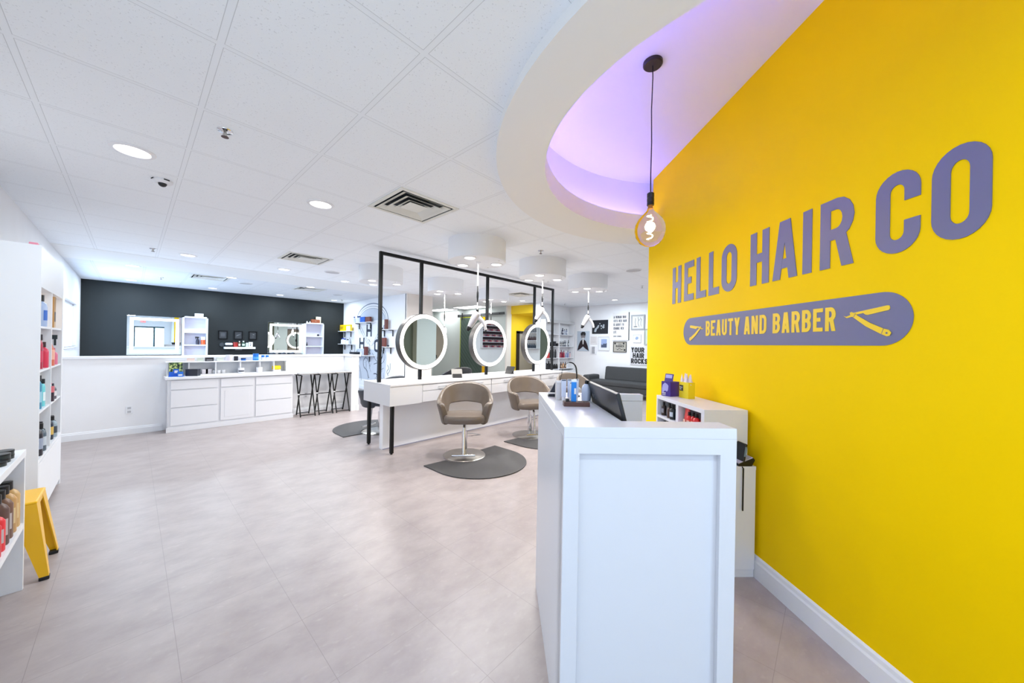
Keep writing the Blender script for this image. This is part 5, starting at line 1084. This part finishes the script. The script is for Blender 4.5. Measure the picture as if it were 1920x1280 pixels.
for k in range(8): m.box(-.06, d - .001, .09 - k * .028, .045, d, .107 - k * .028)
m.build('print_bars', mat('mid_ink', (92, 92, 104), .6), p)
p = pic('barber_sign_print', 4.885, 4.465, 1.245, 1.56, (70, 66, 60), (176, 170, 160), 'framed vintage barber sign below the quote canvas', .018)
m = MB(); text(m, 'BARBER', -.12, -.01, .06, fpi, wd=.5, st=.2, d0=d, d1=d - .002, width=.26)
stroke(m, [(-.09, -.10), (-.02, -.04), (.09, -.09)], .012, False, fpi, d, d - .002); stroke(m, [(-.13, -.05), (0, -.11), (.12, -.05)], .006, False, fpi, d, d - .002)
for x, z in ((-.15, .1), (.12, .10), (.15, -.09)): m.prism([(x + .03 * math.cos(R(a)), z + .03 * math.sin(R(a))) for a in range(0, 360, 45)], d, d - .002, fpi)
m.box(-.05, d - .002, .075, .06, d, .09); m.build('sign_print', ink, p)
p = pic('small_square_print', 4.281, 4.04, 1.54, 1.78, (232, 232, 236), (226, 232, 244), 'small white framed pale blue print right of the barber sign', .02)
m = MB().prism([(-.05, -.02), (-.02, .05), (.04, .04), (.05, -.01), (0, -.05)], d, d - .001, fpi); m.build('print_blot', mat('blue_wash', (150, 166, 196), .6), p)
pic('framed_print', 3.95, 3.60, 1.47, 1.93, (170, 172, 170), (200, 210, 196), 'grey framed green tinted print cut off by the yellow wall edge', .03)
t = thing('wall_text_canvas', 'white canvas with large serif words YOUR HAIR ROCKS beside the yellow wall', 'sign', (XR, 4.10, 1.165), R(-90))
MB().box(-.25, -.02, -.27, .55, -.002, .27).build('canvas', mat('canvas_white', (218, 216, 222), .6), t)
m = MB()
for k, (s_, x) in enumerate((('YOUR', -.22), ('HAIR', -.17), ('ROCKS', -.22))): text(m, s_, x, .085 - k * .16, .145, fpi, wd=.62, st=.24, gap=.06, d0=-.0205, d1=-.0225)
m.build('canvas_text', ink, t)
so = thing('sofa', 'charcoal fabric sofa against the gallery wall', 'sofa', (9.42, 4.24, 0), R(-90))   # local -y faces the room, local x right in photo
MB().box(-1.02, -.36, .16, 1.02, .18, .30).build('sofa_frame', sofaf, so, bevel=.02)
MB().box(-.98, -.38, .30, .98, .16, .44).build('seat_cushion', sofaf, so, bevel=.04)
MB(Matrix.Translation((0, .20, .40)) @ Matrix.Rotation(R(-10), 4, 'X')).box(-.78, -.08, 0, .98, .08, .42).build('backrest', sofaf, so, bevel=.045)
MB().box(-1.22, -.36, .18, -1.00, .28, .56).build('armrest', sofaf, so, bevel=.04); MB().box(1.00, -.36, .18, 1.22, .28, .56).build('armrest', sofaf, so, bevel=.04)
for x in (-1.0, 1.0):
    for y in (-.30, .2): MB().cyl((x, y, 0), .02, .17, 12).build('leg', blackp, so)

# ------------------------------------------------------------------ retail shelving beyond the station
yr = 6.45
rs = thing('retail_shelving', 'white built-in retail shelving in the far right corner', 'shelf unit')
MB().box(8.26, yr - .20, 2.10, 9.82, yr - .002, 2.19).build('top_pelmet', mat('pelmet_grey', (196, 196, 198), .5), rs)
for x in (8.26, 8.955, 9.79): MB().box(x, yr - .20, .62, x + .03, yr - .002, 2.10).build('upright', white2, rs)
for z in (1.757, 1.386, 1.03, .69):
    MB().box(8.29, yr - .20, z - .015, 8.955, yr - .002, z).build('shelf', white2, rs); MB().box(8.985, yr - .20, z - .015, 9.79, yr - .002, z).build('shelf', white2, rs)
MB().box(8.26, yr - .32, 0, 9.82, yr - .002, .62).build('base_cabinet', white2, rs)
MB().box(8.45, yr - .04, 1.86, 8.86, yr - .02, 1.96).build('name_plaque', mat('plaque', (224, 222, 224), .4), rs)
def at6(px_): return at7(px_, yr - .14)
def rb(px_, z, h, r, c, cap, kind, label, lab=None, nm='retail_bottle'): bottle(nm, label + ' of the far retail shelving', 'bottle' if kind not in ('box', 'jar') else kind, (at6(px_), yr - .14, z), h, r, c, cap, kind, 0, None, lab)
rs_o = ['leftmost', 'second from left', 'third from left', 'fourth from left', 'fifth from left', 'sixth from left', 'seventh from left', 'eighth from left']
for k, (px_, h, c) in enumerate(((1054.5, .21, (52, 56, 84)), (1058.2, .17, (196, 206, 224)), (1061.8, .19, (150, 160, 184)))): rb(px_, 1.757, h, .028, c, (40, 44, 60), 'round', 'slim bottle %s on the top right shelf' % rs_o[k], (225, 228, 236))
for k, (px_, h, c) in enumerate(((1050.5, .15, (120, 120, 120)), (1053, .14, (150, 148, 146)), (1055.5, .16, (100, 104, 108)), (1058, .19, (84, 88, 98)), (1060.5, .19, (110, 116, 128)), (1065.5, .21, (76, 84, 84)))): rb(px_, 1.386, h, .022, c, (60, 62, 66), 'round', 'grey bottle %s on the second right shelf' % rs_o[k], (214, 214, 216))
for k, (px_, h, c) in enumerate(((1050.3, .17, (180, 96, 108)), (1052.5, .24, (150, 40, 66)), (1055, .19, (120, 30, 52)), (1057.5, .22, (176, 60, 84)), (1062, .16, (160, 176, 210)), (1065, .22, (140, 150, 190)), (1069, .18, (224, 190, 196)))): rb(px_, 1.03, h, .026, c, (90, 30, 50) if k < 4 else (90, 96, 130), 'round', '%s bottle %s on the third right shelf' % (['pink', 'tall crimson', 'dark red', 'rose', 'pale blue', 'lavender', 'pale pink'][k], rs_o[k]))
for k, (px_, h, c) in enumerate(((1052.5, .2, (96, 60, 40)), (1056.5, .2, (206, 140, 80)), (1060.5, .2, (110, 66, 44)))): rb(px_, .69, h, .03, c, (60, 40, 32), 'round', '%s bottle %s on the bottom right shelf' % (['brown', 'amber', 'dark brown'][k], rs_o[k]), (220, 190, 150))
for k, (px_, h, c) in enumerate(((1026, .2, (216, 70, 70)), (1029, .2, (196, 60, 62)), (1032.5, .24, (34, 34, 38)), (1037, .26, (30, 32, 36)), (1041.5, .26, (32, 34, 38)))): rb(px_, 1.03, h, .04, c, (40, 34, 36), 'flat', '%s bottle %s on the third left shelf' % (['red', 'dark red', 'black', 'tall black', 'tall black'][k], rs_o[k]))
for k, px_ in enumerate((1024.5, 1027, 1029.5, 1033, 1036.5, 1040.5, 1044)): rb(px_, .69, (.2, .17, .25, .17, .2, .15, .15)[k], .04, (26, 26, 30), (22, 22, 26), 'round', 'black bottle %s on the bottom left shelf' % rs_o[k])
for k, px_ in enumerate((1033, 1039, 1045)): rb(px_, 1.386, (.12, .15, .09)[k], .055, (34, 34, 40), (40, 40, 46), 'box', 'black box %s on the second left shelf' % rs_o[k], None, 'retail_box')

# ------------------------------------------------------------------ barn door wall and office beyond
bd_ = thing('barn_door', 'dark green sliding barn door with chevron planks', 'door', (8.24, 9.595, 0), R(-90))
gd = mat('dark_green_paint', (74, 92, 84), .5)
MB().box(-.56, -.02, .03, .56, .02, 2.36).build('door_slab', gd, bd_)
m = MB()
for k in range(-10, 26):
    z = .03 + k * .16
    a, b = (-.56, z), (.56, z - 1.12 * 1.0)
    # clip each diagonal groove to the slab
    pts = []
    for s_ in [i / 40 for i in range(41)]:
        x = a[0] + (b[0] - a[0]) * s_; zz = a[1] + 1.2 + (b[1] - a[1]) * s_ * 1.0
        if .04 < zz < 2.35: pts.append((x, zz))
    if len(pts) > 1: stroke(m, [pts[0], pts[-1]], .010, False, fpi, -.0205, -.022)
m.build('plank_groove', mat('groove_dark', (40, 50, 48), .6), bd_)
MB().box(-.60, -.012, .03, -.56, .012, 2.40).box(-.60, -.012, 2.36, .56, .012, 2.40).build('yellow_edge', mat('lime_edge', (214, 220, 60), .5), bd_)
rl = thing('barn_door_rail', 'black sliding rail above the barn door', 'rail', (8.22, 9.09, 2.43), R(-90))
MB().box(-1.18, -.02, -.03, 1.17, .02, .05).build('rail_bar', mat('graphite_rail', (70, 74, 76), .4), rl); 
for x in (-.95, -.12): MB().box(x - .025, -.035, -.14, x + .025, -.02, .11).build('door_hanger', blackp, rl)
MB().box(.95, -.022, -.02, 1.0, -.02, .03).box(-1.22, -.03, -.04, -1.16, .03, .06).build('rail_stop', blackp, rl)
tag(MB().box(8.24, 8.86, 0, 8.29, 8.98, 2.36).build('yellow_door_post', yellowp), 'narrow yellow post at the right side of the barn door', 'post')
for k, (x, y) in enumerate(((7.95, 10.95), (7.9, 9.25))):
    t = thing('office_ceiling_panel', 'long bright ceiling light panel before the barn door wall, %s' % ['farther one', 'nearer one'][k], 'ceiling light', (x, y, CZ), 0, 'bright ceiling light panels')
    MB().box(-.31, -.61, -.012, .31, .61, 0).build('panel_frame', white2, t, bevel=.002); MB().box(-.28, -.58, -.014, .28, .58, -.011).build('panel_diffuser', mat('panel_glow', (255, 255, 255), .5, emit=(250, 252, 255), es=3), t)
    l = area('panel_lamp', (0, 0, -.03), (0, 0, 0), .5, 1.1, 5 * DOWN, (.96, .98, 1)); l.parent = t

# ------------------------------------------------------------------ area behind the yellow wall, seen only in the round mirrors
pr_ = thing('polish_rack', 'white wall rack of nail polish seen in the middle round mirror', 'rack', (9.05, -.6, 1.28))
MB().box(-.66, 0, 0, -.63, .10, 1.02).box(.63, 0, 0, .66, .10, 1.02).box(-.63, 0, 1.0, .63, .10, 1.02).build('rack_frame', white2, pr_); MB().box(-.63, .002, 0, .63, .008, 1.0).build('rack_back', mat('rack_plum', (52, 40, 46), .6), pr_)
for k in range(5): MB().box(-.63, .008, .0 + k * .2, .63, .10, .018 + k * .2).build('rack_shelf', white2, pr_)
pc = [(206, 150, 160), (150, 60, 80), (226, 200, 196), (120, 90, 110), (196, 110, 120)]
proto = {}
for k in range(5):
    for i in range(18):
        x = 9.05 - .57 + i * .067; c = pc[(i * 3 + k) % 5]
        if c not in proto: proto[c] = o = bottle('nail_polish_bottle', '', 'bottle', (x, -.54, 1.298 + k * .2), .09, .020, c, (226, 214, 216), 'round'); 
        else: o = dup(proto[c], (x, -.54, 1.298 + k * .2))
        o['label'] = 'nail polish bottle on the rack seen in the middle round mirror'; o['group'] = 'nail polish bottles on the rack'
gs = thing('mirror_side_rack', 'white product rack seen in the right round mirror', 'rack', (XR, .62, 1.28), R(-90))
MB().box(-.32, -.16, 0, -.30, 0, .9).box(.30, -.16, 0, .32, 0, .9).box(-.30, -.16, .88, .30, 0, .9).build('rack_frame', white2, gs)
for k in range(4): MB().box(-.30, -.16, k * .28, .30, 0, .02 + k * .28).build('rack_shelf', white2, gs)
pb_ = None
for k in range(3):
    for i in range(7):
        loc = (XR - .08, .38 + i * .08, 1.30 + k * .28); c = [(60, 74, 90), (92, 70, 74), (150, 150, 156)][k]
        o = bottle('rack_product_bottle', '', 'bottle', loc, .17, .028, c, (36, 38, 44), 'round') if i == 0 else dup(o, loc)
        o['label'] = ['dark blue', 'dark plum', 'grey'][k] + ' bottle on the rack seen in the right round mirror'; o['group'] = ['dark blue', 'dark plum', 'grey'][k] + ' bottles on the mirrored rack'
struct(MB().box(XR - .04, 1.0, 0, XR, 1.6, CZ).build('trim_9', MATS['olive_grey_paint']))
t = thing('exit_sign', 'red exit sign above the front window, seen in the left lit mirror', 'sign', (.38, -3.98, 2.33), R(180))
MB().box(-.12, -.03, -.06, .12, 0, .06).build('sign_box', mat('exit_white', (236, 226, 226), .5), t); m = MB()
x = -.09
for c_ in 'E':
    glyph(m, 'E', -.095, -.04, .04, .08, .012, fpi, -.03, -.032)
stroke(m, [(-.045, -.036), (-.005, .036)], .012, False, fpi, -.03, -.032); stroke(m, [(-.045, .036), (-.005, -.036)], .012, False, fpi, -.03, -.032)
glyph(m, 'I', .01, -.04, .012, .08, .012, fpi, -.03, -.032); glyph(m, 'T', .04, -.04, .045, .08, .012, fpi, -.03, -.032)
m.build('sign_text', mat('exit_red', (255, 60, 60), .5, emit=(255, 40, 40), es=3), t)
for o in bpy.data.objects:
    if '_d' in o.keys(): del o['_d']
